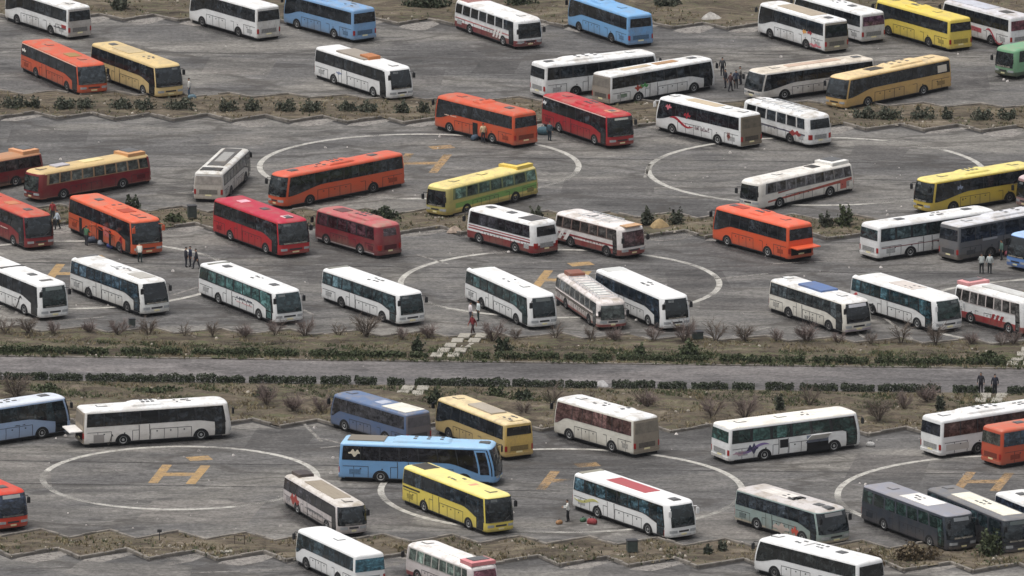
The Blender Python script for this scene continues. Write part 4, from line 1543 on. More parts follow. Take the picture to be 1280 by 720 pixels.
    (34.91,812.19,297.7,12.04,2.67,2.82,
     dict(col=(40,44,52), roof=(110,110,112), dirt=.18, panes=7, glass=(38,50,54), pillar=(44,48,58), top=['panel:0.1:0.75:(232,226,208):0.3:0.02','vents:0.45','hatch:0.9'], visor=(80,90,90), low=(60,64,76)),
     'black coach with a cream roof at the lower right, behind the dark slate one'),
    (40.12,810.35,297.6,12.65,2.75,2.86,
     dict(col=WHITE, dirt=.2, top=['hatch:0.2','hatch:0.85'], glass=(38,46,60)),
     'white coach roof at the lower right edge behind the black coach'),
    (-12.70,800.48,117.5,10.15,2.59,2.73,
     dict(col=WHITE, dirt=.1, glass=(46,58,64), rglass=(70,110,124), rear='window', rearwide=1.45, rlo=.54, top=['hatch:0.5'], swx=.12),
     'clean white coach with a wide blue tinted rear window, at the bottom edge'),
    (-4.42,796.87,121.4,9.63,2.57,2.64,
     dict(col=(206,198,196), roof=(226,222,218), style='o', dirt=.35, panes=8, pillar=(170,166,160), glass=(74,84,78), rglass=(96,60,68), rear='window', low=(140,70,76), top=['pod:0.8:0.97:(206,130,132)','panel:0.3:0.75:(236,232,226):0.22:0.06','hatch:0.15']),
     'old white coach with a small red roof pod, at the bottom edge'),
    (22.47,798.21,131.9,11.33,2.78,2.73,
     dict(col=WHITE, dirt=.15, glass=(34,38,38), rear='window', rearwide=1.2, rlo=.52, top=['hatch:0.12','vents:0.35','vents:0.5','hatch:0.72']),
     'white coach at the bottom edge below the grey green coach, rear end facing right'),
    (-45.38,844.23,24.2,12.62,2.75,3.24,
     dict(col=WHITE, dirt=.2, top=['hatch:0.5']),
     'white coach just peeping in at the left edge behind the pale blue one'),
    (48.06,935.18,221.2,12.30,2.52,2.78,
     dict(col=(150,120,120), roof=(200,180,180), dirt=.3, style='o', panes=7, top=['hatch:0.5']),
     'greyish pink coach corner at the right edge beside the yellow coach'),
]
for (px_, py_, hd_, L_, W_, H_, sp_, lab_) in FLEET:
    L_ = max(10.0, L_) if not sp_.get('style') == 'o' else max(9.2, L_)
    shade_stain(px_ + random.uniform(-.5, .5), py_ + random.uniform(-.5, .3), radians(hd_), int(L_ * 971))
    coach(px_, py_, hd_, L_, W_, H_, sp_, lab_, 'coaches parked in the lots')

# ------------------------------------------------------------------ plants
def leaf_mat(name, a, b, c):
    t = NT(name)
    n = t.noise(t.coord(), 2.6, 4, 0.7)
    t.l(t.ramp(n, [(0.32, lin(a)), (0.5, lin(b)), (0.7, lin(c))]), t.b.inputs['Base Color'])
    t.b.inputs['Roughness'].default_value = 0.8
    t.b.inputs['Specular IOR Level'].default_value = 0.2
    return t.m


M_HEDGE = leaf_mat('hedge_leaves', (40, 46, 36), (58, 65, 50), (84, 90, 68))
M_HEDGE2 = leaf_mat('scrub_leaves', (48, 54, 40), (68, 76, 53), (96, 101, 74))
M_BUSH = leaf_mat('bush_leaves', (50, 55, 47), (72, 76, 64), (102, 102, 88))
M_BROWNB = leaf_mat('brown_bush', (60, 50, 40), (92, 80, 62), (120, 108, 84))
M_TWIG = plain((104, 93, 84), 0.9, 'bare_twigs', 0.3, 3)
M_TWIG2 = plain((112, 98, 92), 0.9, 'reddish_twigs', 0.3, 3)
M_BARK = plain((86, 76, 67), 0.9, 'bark', 0.3, 5)


def leaf(mb, p, s, rnd, up=0.4):
    a = Vector((rnd.gauss(0, 1), rnd.gauss(0, 1), rnd.gauss(0, 1) + up)).normalized()
    b = a.cross(Vector((rnd.gauss(0, 1), rnd.gauss(0, 1), rnd.gauss(0, 1)))).normalized() * s * 0.55
    a = a * s
    mb.add([p - a * 0.5 - b * 0.2, p + b, p + a * 0.6, p - b], [(0, 1, 2, 3)])


def foliage(parent, name, mat, cx, cy, sx, sy, h, n, size, rnd, shape='box', core=True):
    """leaves spread through a volume, over a rough inner mass of stems"""
    mb = MB()
    ph = [rnd.uniform(0, 6.3) for _ in range(4)]

    def hh(x):
        return 1 + 0.08 * sin(x * 2.3 + ph[0]) + 0.06 * sin(x * 5.1 + ph[1]) + 0.04 * sin(x * 9.7 + ph[2])
    for _ in range(n):
        if shape == 'box':
            x = rnd.uniform(-sx, sx)
            e = min(1, (sx - abs(x)) / 0.25)
            y = rnd.uniform(-sy, sy) * (0.8 + 0.2 * e) * (1 + 0.15 * sin(x * 4 + ph[3]))
            z = h * hh(x) * (0.9 + 0.1 * e) * rnd.uniform(0.05, 1) ** 0.7
        else:
            while True:
                x, y, z = rnd.uniform(-1, 1), rnd.uniform(-1, 1), rnd.uniform(0, 1)
                if x * x + y * y + (z - 0.35) ** 2 * 1.6 < rnd.uniform(0.55, 1.1):
                    break
            ang = math.atan2(y, x)
            k = 1 + 0.22 * sin(3 * ang + ph[0]) + 0.15 * sin(5 * ang + ph[1])
            x, y, z = x * sx * k, y * sy * k, z * h * (1 + 0.25 * sin(x * 6 + ph[2]))
        leaf(mb, Vector((cx + x, cy + y, z + 0.03)), size * rnd.uniform(0.6, 1.4), rnd)
    if core:
        # woody inside
        for _ in range(int(6 + sx * 8)):
            x = rnd.uniform(-sx * .85, sx * .85)
            y = rnd.uniform(-sy * .6, sy * .6)
            mb.tube([(cx + x * .8, cy + y * .5, 0), (cx + x, cy + y, h * rnd.uniform(.5, .8))], [0.04, 0.02], 4)
    return mb.build(name, mat, parent)


ORD = ['first', 'second', 'third', 'fourth', 'fifth', 'sixth', 'seventh', 'eighth', 'ninth', 'tenth', 'eleventh', 'twelfth',
       'thirteenth', 'fourteenth', 'fifteenth', 'sixteenth', 'seventeenth', 'eighteenth', 'nineteenth', 'twentieth'] + \
      ['twenty ' + q for q in ('first', 'second', 'third', 'fourth', 'fifth', 'sixth', 'seventh', 'eighth', 'ninth')] + ['thirtieth'] + \
      ['thirty ' + q for q in ('first', 'second', 'third', 'fourth', 'fifth', 'sixth', 'seventh', 'eighth', 'ninth')]


def ordn(k, n):
    """counts from the left edge, or from the right edge in the right half"""
    return '%s from the left' % ORD[k] if k < (n + 1) // 2 else '%s from the right' % ORD[n - 1 - k]


def hedge_row(spans, yfn, h, depth, mat, name, lab, group, size=0.11, dens=430):
    for k, (a, b) in enumerate(spans):
        rnd = random.Random(int(a * 13))
        p, q = P(a, yfn(a)), P(b, yfn(b))
        c = (p + q) / 2
        L = (q - p).length
        o = foliage(None, name, mat, 0, depth * 0.5, L / 2 + 0.12, depth / 2, h * rnd.uniform(0.88, 1.12), int(dens * L * depth * h / 0.6) + 60, size, rnd)
        o.location = c
        o.rotation_euler = (0, 0, math.atan2(q.y - p.y, q.x - p.x))
        size_w = 'long' if L > 3.6 else ('short' if L < 2.0 else 'medium length')
        tag(o, '%s %s, %s' % (size_w, lab, ordn(k, len(spans))), 'hedge', group)


def q4(x0, *spans):
    return [(x0 + a / 4, x0 + b / 4) for a, b in spans]


low_spans = q4(0, (-60, 0), (22, 128), (132, 230), (252, 404), (435, 628), (640, 775), (790, 965), (987, 1080), (1090, 1214), (1250, 1480)) + \
    q4(320, (220, 290), (328, 465), (498, 594), (662, 732), (800, 985), (992, 1052), (1068, 1262)) + \
    q4(640, (8, 90), (105, 250), (272, 415), (505, 706), (735, 864), (904, 1070), (1108, 1204), (1272, 1400)) + \
    q4(960, (166, 340), (370, 464), (478, 524), (556, 644), (658, 786), (800, 855), (930, 1045), (1090, 1130), (1204, 1340))
hedge_row(low_spans, lambda x: 477.5 + .0135 * x, 0.62, 0.9, M_HEDGE, 'clipped_hedge',
          'clipped hedge block on the near side of the road', 'clipped hedges along the near side of the road')
up_spans = q4(0, (-80, 50), (58, 180), (190, 268), (274, 350), (356, 440), (446, 534), (610, 690), (716, 772), (790, 900), (958, 1050), (1056, 1160), (1166, 1290)) + \
    q4(320, (50, 208), (268, 400), (410, 520), (528, 640), (650, 740), (775, 850), (1092, 1160), (1200, 1280)) + \
    q4(640, (4, 112), (130, 228), (264, 368), (404, 492), (526, 660), (668, 800), (820, 975), (1044, 1150), (1160, 1216), (1230, 1290)) + \
    q4(960, (90, 175), (225, 294), (310, 352), (360, 396), (410, 442), (456, 496), (540, 606), (620, 690), (710, 756), (770, 826), (832, 930), (938, 1050), (1058, 1182))
hedge_row(up_spans, lambda x: 443.5 + .0128 * x, 0.60, 0.8, M_HEDGE2, 'verge_shrub',
          'straggly green shrub on the far side of the road', 'shrubs along the far side of the road', 0.13, 300)

# low bushes on the strips between the rows of coaches
def bush(px, py, w, h, mat, lab, n=None, group=None, name='bush', size=0.2, shape='ell'):
    rnd = random.Random(int(px * 7 + py))
    k = math.hypot(P(px, py).y, CAMZ) / FPX
    sx, hz = w * k / 2, h * k
    o = foliage(None, name, mat, 0, 0, sx, min(sx, 0.9) * 0.9, hz, n or int(330 * sx * hz + 80), size, rnd, shape)
    o.location = P(px, py, 0.1)
    return tag(o, lab, 'bush', group)


tops = [(x / 4 if i < 6 else x / 4) for i, x in enumerate(())]
upper = [(-14, 34), (20, 40), (44, 14), (80, 28), (106, 24), (152, 30), (180, 28), (226, 40), (284, 24), (316, 22), (358, 28),
         (390, 28), (434, 26), (460, 26), (504, 20), (530, 16), (1082, 34), (1112, 36), (1154, 32), (1184, 16), (1228, 30), (1258, 26)]
for k, (x, w) in enumerate(upper):
    bush(x, 134.5 + .0125 * x, w, 13, M_BUSH, 'dark spiky bush in the row behind the upper kerb, %s' % ordn(k, len(upper)),
         group='dark bushes on the upper strip', size=0.17)
for (x, y, w, h, m, lab) in (
        (669, 279, 20, 18, M_BUSH, 'grey green bush left of the straw coloured mound between the rings'),
        (845, 281, 20, 18, M_BUSH, 'grey green bush right of the straw coloured mound'),
        (809, 281, 18, 19, M_BUSH, 'dark bush beside the nose of the old maroon striped coach'),
        (1033, 283, 16, 16, M_BUSH, 'grey bush in front of the gap right of the orange coach with open flap'),
        (1056, 283, 20, 24, M_HEDGE2, 'taller yellow green bush left of the white coach seen from behind'),
        (478, 274, 44, 14, M_HEDGE, 'dark green clump behind the burgundy coach'),
        (165, 262, 20, 16, M_HEDGE, 'dark bush behind the roof of the orange coach with open holds'),
        (218, 276, 22, 8, M_HEDGE2, 'low green clump beside the dark bin'),
        (150, 12, 24, 16, M_BUSH, 'dark blue green bush at the top edge beside the first white coach'),
        (535, 9, 66, 12, M_HEDGE, 'long dark hedge at the top edge left of the old white coach'),
        (650, 6, 40, 10, M_HEDGE, 'dark hedge at the top edge above the old white coach nose'),
        (836, 8, 36, 12, M_BUSH, 'dark bush at the top edge right of the light blue coach'),
        (1145, 700, 62, 19, M_BROWNB, 'big brown dry bush in front of the dark slate coach'),
        (1237, 694, 30, 30, M_HEDGE2, 'green upright bush between the dark slate and black coaches'),
        (1090, 706, 30, 14, M_BROWNB, 'small brown bush beside the tail of the bottom white coach'),
        (885, 692, 11, 10, M_BUSH, 'left one of two small round dark bushes at the lower kerb'),
        (903, 690, 12, 13, M_BUSH, 'right one of two small round dark bushes at the lower kerb'),
        (975, 513, 11, 20, M_BUSH, 'small dark conifer on the slope above the white coach with purple artwork'),
        (1175, 513, 12, 18, M_BUSH, 'dark upright bush on the slope behind the white coach with brown curtains'),
        (1235, 450, 40, 9, M_HEDGE2, 'green clump beside the slab steps at the right end of the road'),
        (330, 497, 24, 12, M_HEDGE, 'low green bush on the slope left of the dull blue coach'),
        (620, 496, 26, 12, M_HEDGE2, 'low green bush on the slope behind the beige coach'),
        (545, 504, 22, 14, M_HEDGE, 'green bush right of the lower slab steps'),
        (60, 488, 30, 7, M_HEDGE2, 'flat green clump below the clipped hedge near the left edge'),
        (200, 491, 70, 7, M_HEDGE2, 'wide flat green clump above the white coach with the lifted flap'),
        (655, 500, 22, 12, M_HEDGE, 'green bush between the beige coach and the dusty white coach'),
        (522, 440, 16, 18, M_HEDGE, 'round dark green bush left of the upper slab steps'),
        (628, 440, 22, 16, M_HEDGE, 'dark green bush right of the upper slab steps'),
        (800, 446, 16, 15, M_HEDGE2, 'tall green bush behind the road kerb, left of the bushier one'),
        (862, 447, 26, 20, M_HEDGE2, 'bushiest green shrub behind the road kerb in the middle right')):
    bush(x, y, w, h, m, lab)

# bare winter shrubs: trunk forks plus fine twigs
BARE = []


def bare_shrub_mesh(seed):
    rnd = random.Random(seed)
    tr, tw = MB(), MB()
    n = rnd.randint(3, 7)
    hs = rnd.uniform(0.7, 1.1)
    for k in range(n):
        a = 2 * pi * k / n + rnd.uniform(-.4, .4)
        r = rnd.uniform(.35, .75)
        p0 = Vector((0.06 * cos(a), 0.06 * sin(a), 0))
        p1 = Vector((r * .45 * cos(a), r * .45 * sin(a), rnd.uniform(.45, .65) * hs))
        p2 = Vector((r * cos(a), r * sin(a), rnd.uniform(.9, 1.35) * hs))
        tr.tube([p0, p1, p2], [0.055, 0.04, 0.022], 5)
        for j in range(24):
            t = rnd.uniform(0.2, 1)
            b = p0.lerp(p1, t * 2) if t < .5 else p1.lerp(p2, t * 2 - 1)
            d = Vector((cos(a) + rnd.gauss(0, .7), sin(a) + rnd.gauss(0, .7), rnd.uniform(.5, 1.6))).normalized()
            L = rnd.uniform(.35, .8)
            e = b + d * L
            tw.tube([b, b.lerp(e, .5) + Vector((rnd.gauss(0, .04), rnd.gauss(0, .04), 0)), e], [0.016, 0.012, 0.006], 3, cap=False)
            for q in range(2):
                d2 = (d + Vector((rnd.gauss(0, .6), rnd.gauss(0, .6), rnd.gauss(0, .4)))).normalized()
                s = b.lerp(e, rnd.uniform(.4, .9))
                tw.tube([s, s + d2 * rnd.uniform(.2, .45)], [0.014, 0.006], 3, cap=False)
    return tr, tw


for s in range(11):
    tr, tw = bare_shrub_mesh(50 + s)
    a, b = tr.build('t', M_BARK), tw.build('w', M_TWIG if s % 2 else M_TWIG2)
    BARE.append((a.data, b.data))
    bpy.data.objects.remove(a)
    bpy.data.objects.remove(b)


def bare(px, py, s, lab, group, k):
    o = bpy.data.objects.new('bare_shrub', BARE[(k * 7) % 11][0])
    COL.objects.link(o)
    o.location = P(px, py, 0.08)
    o.rotation_euler = (0, 0, k * 1.7)
    o.scale = (s, s, s * 1.0)
    t = bpy.data.objects.new('twigs', BARE[(k * 7) % 11][1])
    COL.objects.link(t)
    t.parent = o
    tag(o, lab, 'shrub', group)


row = [x / 4 for x in (-110, 20, 135, 275, 440, 585, 740, 905, 1075, 1215)] + [320 + x / 4 for x in (100, 250, 400, 535, 715, 860, 1185)] + \
      [640 + x / 4 for x in (20, 205, 380, 520, 700, 855, 1005, 1165)] + [960 + x / 4 for x in (55, 205, 360, 520, 680, 835, 1020, 1160, 1240, 1330)]
for k, x in enumerate(row):
    bare(x + random.uniform(-4, 4), 417.5 + .0115 * x + random.uniform(-1.2, 1.2), random.uniform(0.65, 1.15), 'bare leafless shrub in the row below the white coaches, %s' % ordn(k, len(row)),
         'leafless shrubs above the road', k)
slope = [(333, 507), (367, 516), (402, 515), (690, 508), (809, 510), (890, 524), (931, 524), (1012, 506), (1098, 528), (735, 512),
         (1130, 512), (20, 500), (1160, 506), (655, 520)]
slope.sort()
for k, (x, y) in enumerate(slope):
    bare(x, y, random.uniform(0.9, 1.2), 'bare leafless shrub on the slope below the road, %s' % ordn(k, len(slope)),
         'leafless shrubs below the road', k + 2)

# ------------------------------------------------------------------ grass, weeds, stones
def scatter(name, mat, regions, n, fn, label):
    rnd = random.Random(len(name) * 31 + n)
    mb = MB()
    tot = sum(r[4] for r in regions)
    for (lo, hi, x0, x1, wgt) in regions:
        ph = rnd.uniform(0, 9)
        for _ in range(int(n * wgt / tot)):
            x = rnd.uniform(x0, x1)
            t = rnd.uniform(0.03, 0.97)
            if sin(x * .045 + ph) + sin(x * .013 + t * 4 + ph * 2) + sin(x * 0.11 + t * 7) < rnd.uniform(-1.6, 1.2):
                continue
            a, b = lo(x), hi(x)
            p = P(x, a + (b - a) * t, 0.1)
            fn(mb, p, rnd)
    o = mb.build(name, mat)
    tag(o, label, None, None, 'stuff')
    return o


def tuft(mb, p, rnd):
    h = rnd.uniform(0.12, 0.34)
    for _ in range(4):
        a = rnd.uniform(0, 6.3)
        r = rnd.uniform(0, .14)
        q = p + Vector((cos(a) * r, sin(a) * r, 0))
        d = Vector((rnd.gauss(0, .12), rnd.gauss(0, .12), h))
        w = Vector((sin(a), -cos(a), 0)) * 0.05
        mb.add([q - w, q + w, q + d], [(0, 1, 2)])


def stone(mb, p, rnd):
    s = rnd.choice((.05, .07, .09, .16))
    vs = []
    for k in range(5):
        a = 2 * pi * k / 5 + rnd.uniform(-.3, .3)
        vs.append((p.x + s * cos(a), p.y + s * sin(a), p.z - .02))
    for k in range(4):
        a = 2 * pi * k / 4 + rnd.uniform(-.3, .3)
        vs.append((p.x + s * .55 * cos(a), p.y + s * .55 * sin(a), p.z + s * rnd.uniform(.5, .9)))
    mb.add(vs, [(0, 1, 6, 5), (1, 2, 7, 6), (2, 3, 7), (3, 4, 8, 7), (4, 0, 5, 8), (5, 6, 7, 8)])


shift = lambda f, d: (lambda x: f(x) + d)
scatter('dry_grass', leaf_mat('straw', (96, 86, 66), (124, 113, 88), (156, 146, 118)),
        [(R_UP, K8, -60, 1340, 3), (K9, R_LO, -60, 1340, 4), (K1, K2, -60, 1340, 1.6), (K3, K4, -60, 1340, 1.3), (K5, K6, -60, 1340, 1.6),
         (K7, shift(K7, -40), -60, 1340, 1.4)], 22000, tuft, 'thin dry grass on the earth strips')
scatter('green_weeds', leaf_mat('weeds', (56, 62, 44), (76, 84, 58), (98, 103, 74)),
        [(R_UP, shift(R_UP, -20), -60, 1340, 5), (shift(R_LO, 20), R_LO, -60, 1340, 3.2), (K3, K4, -60, 1340, 1.2), (K1, K2, -60, 1340, .6),
         (K5, K6, -60, 1340, .5), (K7, shift(K7, -40), -60, 1340, .5)], 21000, tuft, 'green weeds around the hedges of the verge')
scatter('rubble', plain((150, 142, 130), 0.9, 'stones', 0.5, 1.5),
        [(R_UP, K8, -60, 1340, 1), (K9, R_LO, -60, 1340, 2), (K1, K2, -60, 1340, 1.5), (K3, K4, -60, 1340, 1.5), (K5, K6, -60, 1340, 1.5),
         (K7, shift(K7, -40), -60, 1340, 1.5)], 4200, stone, 'small stones lying on the earth strips')
scatter('litter', plain((176, 170, 164), 0.8, 'litter_paper', 0.6, 0.7),
        [(lambda x: 700, lambda x: 30, -20, 1300, 1)], 500, lambda mb, p, r: stone(mb, Vector((p.x, p.y, 0.02)), r), 'scraps of litter on the asphalt')

# ------------------------------------------------------------------ slab steps across the verges
def slab_path(x, y, dx, dy, n, gap, wpx, lab, flights=2):
    c = P(x, y)
    root = empty('slab_steps', c)
    tag(root, lab, 'steps', 'slab steps across the verges')
    for f in range(flights):
        for k in range(n):
            p = P(x + dx * k + gap * f, y + dy * k, 0) - c
            mb = MB()
            mb.box((p.x, p.y, 0.17 + 0.03 * k), (wpx / 14.0, 1.45, 0.14), 0, random.uniform(-.05, .05) - 0.12, 0.9)
            mb.build('slab', M_CONC, root)
    return root


slab_path(546, 446.5, 8.6, -5.6, 5, 21, 13, 'two rows of pale concrete slabs climbing the far verge in the middle')
slab_path(497, 500, 6.2, -5.6, 3, 19, 13, 'two rows of pale slabs on the slope behind the dull blue coach')
slab_path(1226, 503, 6, -5.4, 2, 20, 12, 'pale slabs below the road under the two standing men')
slab_path(1266, 457, 6, -5.4, 4, 20, 13, 'pale slab steps on the far verge at the right edge')

# ------------------------------------------------------------------ small furniture
M_BIN = plain((58, 66, 62), 0.6, 'bin_paint', 0.3, 4)


def litter_bin(px, py, w, h, lab):
    root = empty('litter_bin', P(px, py, 0.08))
    tag(root, lab, 'bin', 'dark bins on the strips')
    mb = MB()
    mb.disc((0, 0, 0), [(0, 0.01)], 3) if False else None
    mb.box((0, 0, h * .5 + .12), (w, w * .8, h * .86), 0, 0.2, 0.92)
    mb.build('bin_body', M_BIN, root)
    mb = MB()
    mb.box((0, 0, h * .95 + .14), (w * 1.1, w * .9, 0.1), 0, 0.2, 0.8)
    mb.build('lid', M_GROOVE, root)
    mb = MB()
    for s in (-1, 1):
        mb.tube([(s * w * .35, 0, 0), (s * w * .35, 0, .2)], .04, 5)
    mb.build('stand', M_GROOVE, root)


litter_bin(240, 274, .72, 1.1, 'tall dark bin on the earth strip left of the scarlet coach')
litter_bin(165, 409, .5, .6, 'small dark bin below the second white coach of the middle front row')
litter_bin(872, 425, .8, .6, 'low dark bin below the right side of the middle front row')
litter_bin(790, 692, .75, .95, 'dark green bin on the lower strip below the white coach with the red roof panel')


def mound(px, py, w, h, mat, name, lab, cat, n=3):
    rnd = random.Random(int(px))
    k = math.hypot(P(px, py).y, CAMZ) / FPX
    mb = MB()
    rings_, seg = 6, 16
    vs = []
    for i in range(rings_):
        t = i / (rings_ - 1)
        for j in range(seg):
            a = 2 * pi * j / seg
            r = (1 - t) ** .7 * w * k / 2 * (1 + .15 * sin(3 * a + px) + rnd.uniform(-.06, .06))
            vs.append((r * cos(a), r * sin(a) * .8, h * k * (t ** .8) * (1 + rnd.uniform(-.08, .08))))
    fs = [(i * seg + j, i * seg + (j + 1) % seg, (i + 1) * seg + (j + 1) % seg, (i + 1) * seg + j) for i in range(rings_ - 1) for j in range(seg)]
    fs.append(tuple((rings_ - 1) * seg + j for j in range(seg)))
    mb.add(vs, fs)
    o = mb.build(name, mat, smooth=True)
    o.location = P(px, py, 0.08)
    tag(o, lab, cat)


mound(824, 284, 24, 11, plain((150, 128, 92), 0.95, 'straw_heap', 0.3, 3), 'straw_mound', 'straw coloured mound between two grey green bushes', 'mound')
mound(568, 290, 20, 8, plain((150, 134, 120), 0.95, 'broken_stone', 0.5, 3), 'stone_heap', 'low heap of broken stone left of the old maroon and white coach', 'heap')
mound(888, 24, 26, 9, plain((160, 156, 150), 0.95, 'rubble_heap', 0.5, 2), 'debris_heap', 'pale heap of debris on the earth at the top edge', 'heap')
mound(757, 516, 20, 12, M_BUSH, 'grey_mound', 'grey scrubby mound below the hedge right of the dusty white coach', 'mound')
mound(752, 482, 20, 7, plain((160, 158, 156), 0.95, 'gravel_heap', 0.4, 3), 'gravel_heap', 'pale gravel heap in the gap of the hedge below the road', 'heap')

# metal frame and a small sign post on the lower left strip
root = empty('metal_frame', P(299.5, 683, 0.08))
tag(root, 'thin rusty metal frame standing on the lower strip below the ring', 'frame')
mb = MB()
mb.tube([(-.36, 0, 0), (-.36, 0, .82)], .035, 5)
mb.build('post', M_BARK, root)
mb = MB()
mb.tube([(.36, 0, 0), (.36, 0, .82)], .035, 5)
mb.build('post', M_BARK, root)
mb = MB()
mb.tube([(-.42, 0, .84), (.42, 0, .84)], .05, 5)
mb.build('crossbar', M_BARK, root)
root = empty('sign_post', P(199.5, 677, 0.08))
tag(root, 'short dark post with a small plate on the lower strip at left', 'post')
mb = MB()
mb.tube([(0, 0, 0), (0, 0, .75)], .035, 5)
mb.build('post', M_GROOVE, root)
mb = MB()
mb.box((0, 0, .82), (.34, .05, .22))
mb.build('plate', M_GROOVE, root)
mb = MB()
mb.box((0, 0, .06), (0.95, .6, .08), 0, .2, .9)
o = mb.build('paving_slab', M_CONC)
o.location = P(283, 690, 0.1)
tag(o, 'white slab lying on the lower strip right of the post', 'slab')


def bag(px, py, rgb, s, lab, cat='bag'):
    rnd = random.Random(int(px * 3 + py))
    mb = MB()
    n = 10
    vs = []
    for i, (z, r) in enumerate(((0, .8), (.25, 1), (.55, .95), (.8, .7), (.9, .3))):
        for j in range(n):
            a = 2 * pi * j / n
            ca, sa = cos(a), sin(a)
            q = r * (1 + rnd.uniform(-.07, .07))
            vs.append((q * s * .6 * abs(ca) ** .6 * (1 if ca > 0 else -1), q * s * .36 * abs(sa) ** .6 * (1 if sa > 0 else -1), z * s * .7))
    fs = [(i * n + j, i * n + (j + 1) % n, (i + 1) * n + (j + 1) % n, (i + 1) * n + j) for i in range(4) for j in range(n)]
    fs += [tuple(range(n))[::-1], tuple(4 * n + j for j in range(n))]
    mb.add(vs, fs)
    root = mb.build('travel_bag', plain(rgb, 0.8, 'bag_cloth', 0.25, 6), smooth=True)
    root.location = P(px, py, 0.0)
    root.rotation_euler = (0, 0, rnd.uniform(-1, 1))
    tag(root, lab, cat)
    mb = MB()
    mb.tube([(-.2 * s, 0, .6 * s), (-.12 * s, 0, .78 * s), (.12 * s, 0, .78 * s), (.2 * s, 0, .6 * s)], .025, 5)
    mb.build('handle', M_BLACK, root)


for a in ((740, 655, (130, 48, 50), .7, 'red bag on the asphalt below the white coach with the red roof panel'),
          (729, 652, (64, 96, 72), .5, 'small green bag beside the red bag'),
          (699, 655, (150, 112, 76), .5, 'orange brown bundle at the feet of the man in white shirt'),
          (116, 303, (60, 66, 80), .8, 'dark bag under the open hold of the orange coach'),
          (128, 306, (176, 180, 186), .7, 'pale grey bag under the open hold of the orange coach'),
          (139, 310, (50, 60, 110), .7, 'blue bag beside the open hold of the orange coach'),
          (240, 124, (84, 106, 116), .7, 'teal bundle on the ground right of the tan coach nose'),
          (680, 168, (58, 86, 96), 1.1, 'dark teal bag between the orange coach tail and the red coach'),
          (1088, 558, (176, 174, 170), .6, 'pale bundle on the asphalt at the nose of the artwork coach'),
          (594, 175, (56, 70, 84), .8, 'dark bag by the open door of the orange coach'),
          (1262, 320, (120, 60, 70), .8, 'dull red bag between the dark grey and blue coaches')):
    bag(*a)

# ------------------------------------------------------------------ people
def skin_mesh(verts, edges, radii, name):
    me = bpy.data.meshes.new(name)
    me.from_pydata(verts, edges, [])
    o = bpy.data.objects.new(name, me)
    COL.objects.link(o)
    o.modifiers.new('s', 'SKIN')
    sl = me.skin_vertices[0].data
    for i, r in enumerate(radii):
        sl[i].radius = (r, r) if not isinstance(r, tuple) else r
    sl[0].use_root = True
    o.modifiers.new('d', 'SUBSURF').levels = 1
    dg = bpy.context.evaluated_depsgraph_get()
    out = bpy.data.meshes.new_from_object(o.evaluated_get(dg))
    bpy.data.objects.remove(o)
    return out


def person_data(pose):
    V, Ed, R = [], [], []

    def add(p, r, par=None):
        V.append(p)
        R.append(r)
        if par is not None:
            Ed.append((par, len(V) - 1))
        return len(V) - 1
    lean = {'stand': 0.0, 'walk': 0.04, 'bend': 0.5, 'hold': 0.05}[pose]
    hip = add((0, 0, .94), (.19, .15))
    f = lambda x, y, z: (x + (z - .94) * lean * (1 if z > .94 else 0), y, .94 + (z - .94) * (1 - .28 * lean))
    wa = add(f(0, 0, 1.10), (.19, .15), hip)
    ch = add(f(0.01, 0, 1.32), (.21, .155), wa)
    nk = add(f(0.01, 0, 1.50), .055, ch)
    hd = add(f(0.03, 0, 1.585), .085, nk)
    hd2 = add(f(0.03, 0, 1.70), .085, hd)
    add(f(0.12, 0, 1.63), .016, hd)           # nose
    for s in (-1, 1):
        sw = {'stand': .03, 'walk': .26, 'bend': .10, 'hold': .06}[pose] * s
        th = add((sw * .25, s * .10, .82), .105, hip)
        kn = add((sw * .7 + .03, s * .11, .48), .078, th)
        an = add((sw * 1.0 - .02, s * .115, .10), .06, kn)
        he = add((sw * 1.0 - .02, s * .118, .045), .042, an)
        add((sw * 1.0 + .15, s * .13, .035), (.04, .03), he)
        sh = add(f(0.01, s * .19, 1.42), .08, ch)
        if pose == 'hold' or (pose == 'bend'):
            el = add(f(.08, s * .25, 1.18) if pose == 'hold' else (.42, s * .24, .98), .06, sh)
            wr = add(f(.32, s * .20, 1.16) if pose == 'hold' else (.52, s * .20, .74), .042, el)
            d = Vector((.9, -.1 * s, 0)) if pose == 'hold' else Vector((.25, 0, -.95))
        else:
            el = add((-sw * .35 - .01, s * .27, 1.14), .06, sh)
            wr = add((-sw * .8 + .05, s * .28, .90), .042, el)
            d = Vector((.12, -.05 * s, -.98))
        wrp = Vector(V[wr])
        pm = add(tuple(wrp + d * .07), (.036, .022), wr)
        side = Vector((1, 0, 0)) if abs(d.z) > .5 else Vector((0, s, 0))
        for k, ln in enumerate((.07, .08, .075, .06)):
            b = Vector(V[pm]) + side * (.027 - .018 * k) + d * .03
            i1 = add(tuple(b), .009, pm)
            i2 = add(tuple(b + d * ln * .55), .0085, i1)
            add(tuple(b + d * ln + Vector((0, -s * .015, 0))), .0075, i2)
        t1 = add(tuple(wrp + d * .045 + side * .045), .010, wr)
        add(tuple(wrp + d * .09 + side * .06), .009, t1)
    return skin_mesh(V, Ed, R, 'person_' + pose), f


POSES = {}
for pz in ('stand', 'walk', 'bend', 'hold'):
    POSES[pz] = person_data(pz)
M_SKIN = plain((176, 132, 104), 0.6, 'skin', 0.1, 5)
M_HAIR = plain((32, 28, 26), 0.8, 'dark_hair', 0.2, 9)
M_SHOE = plain((30, 28, 28), 0.6, 'shoe_leather', 0.2, 9)


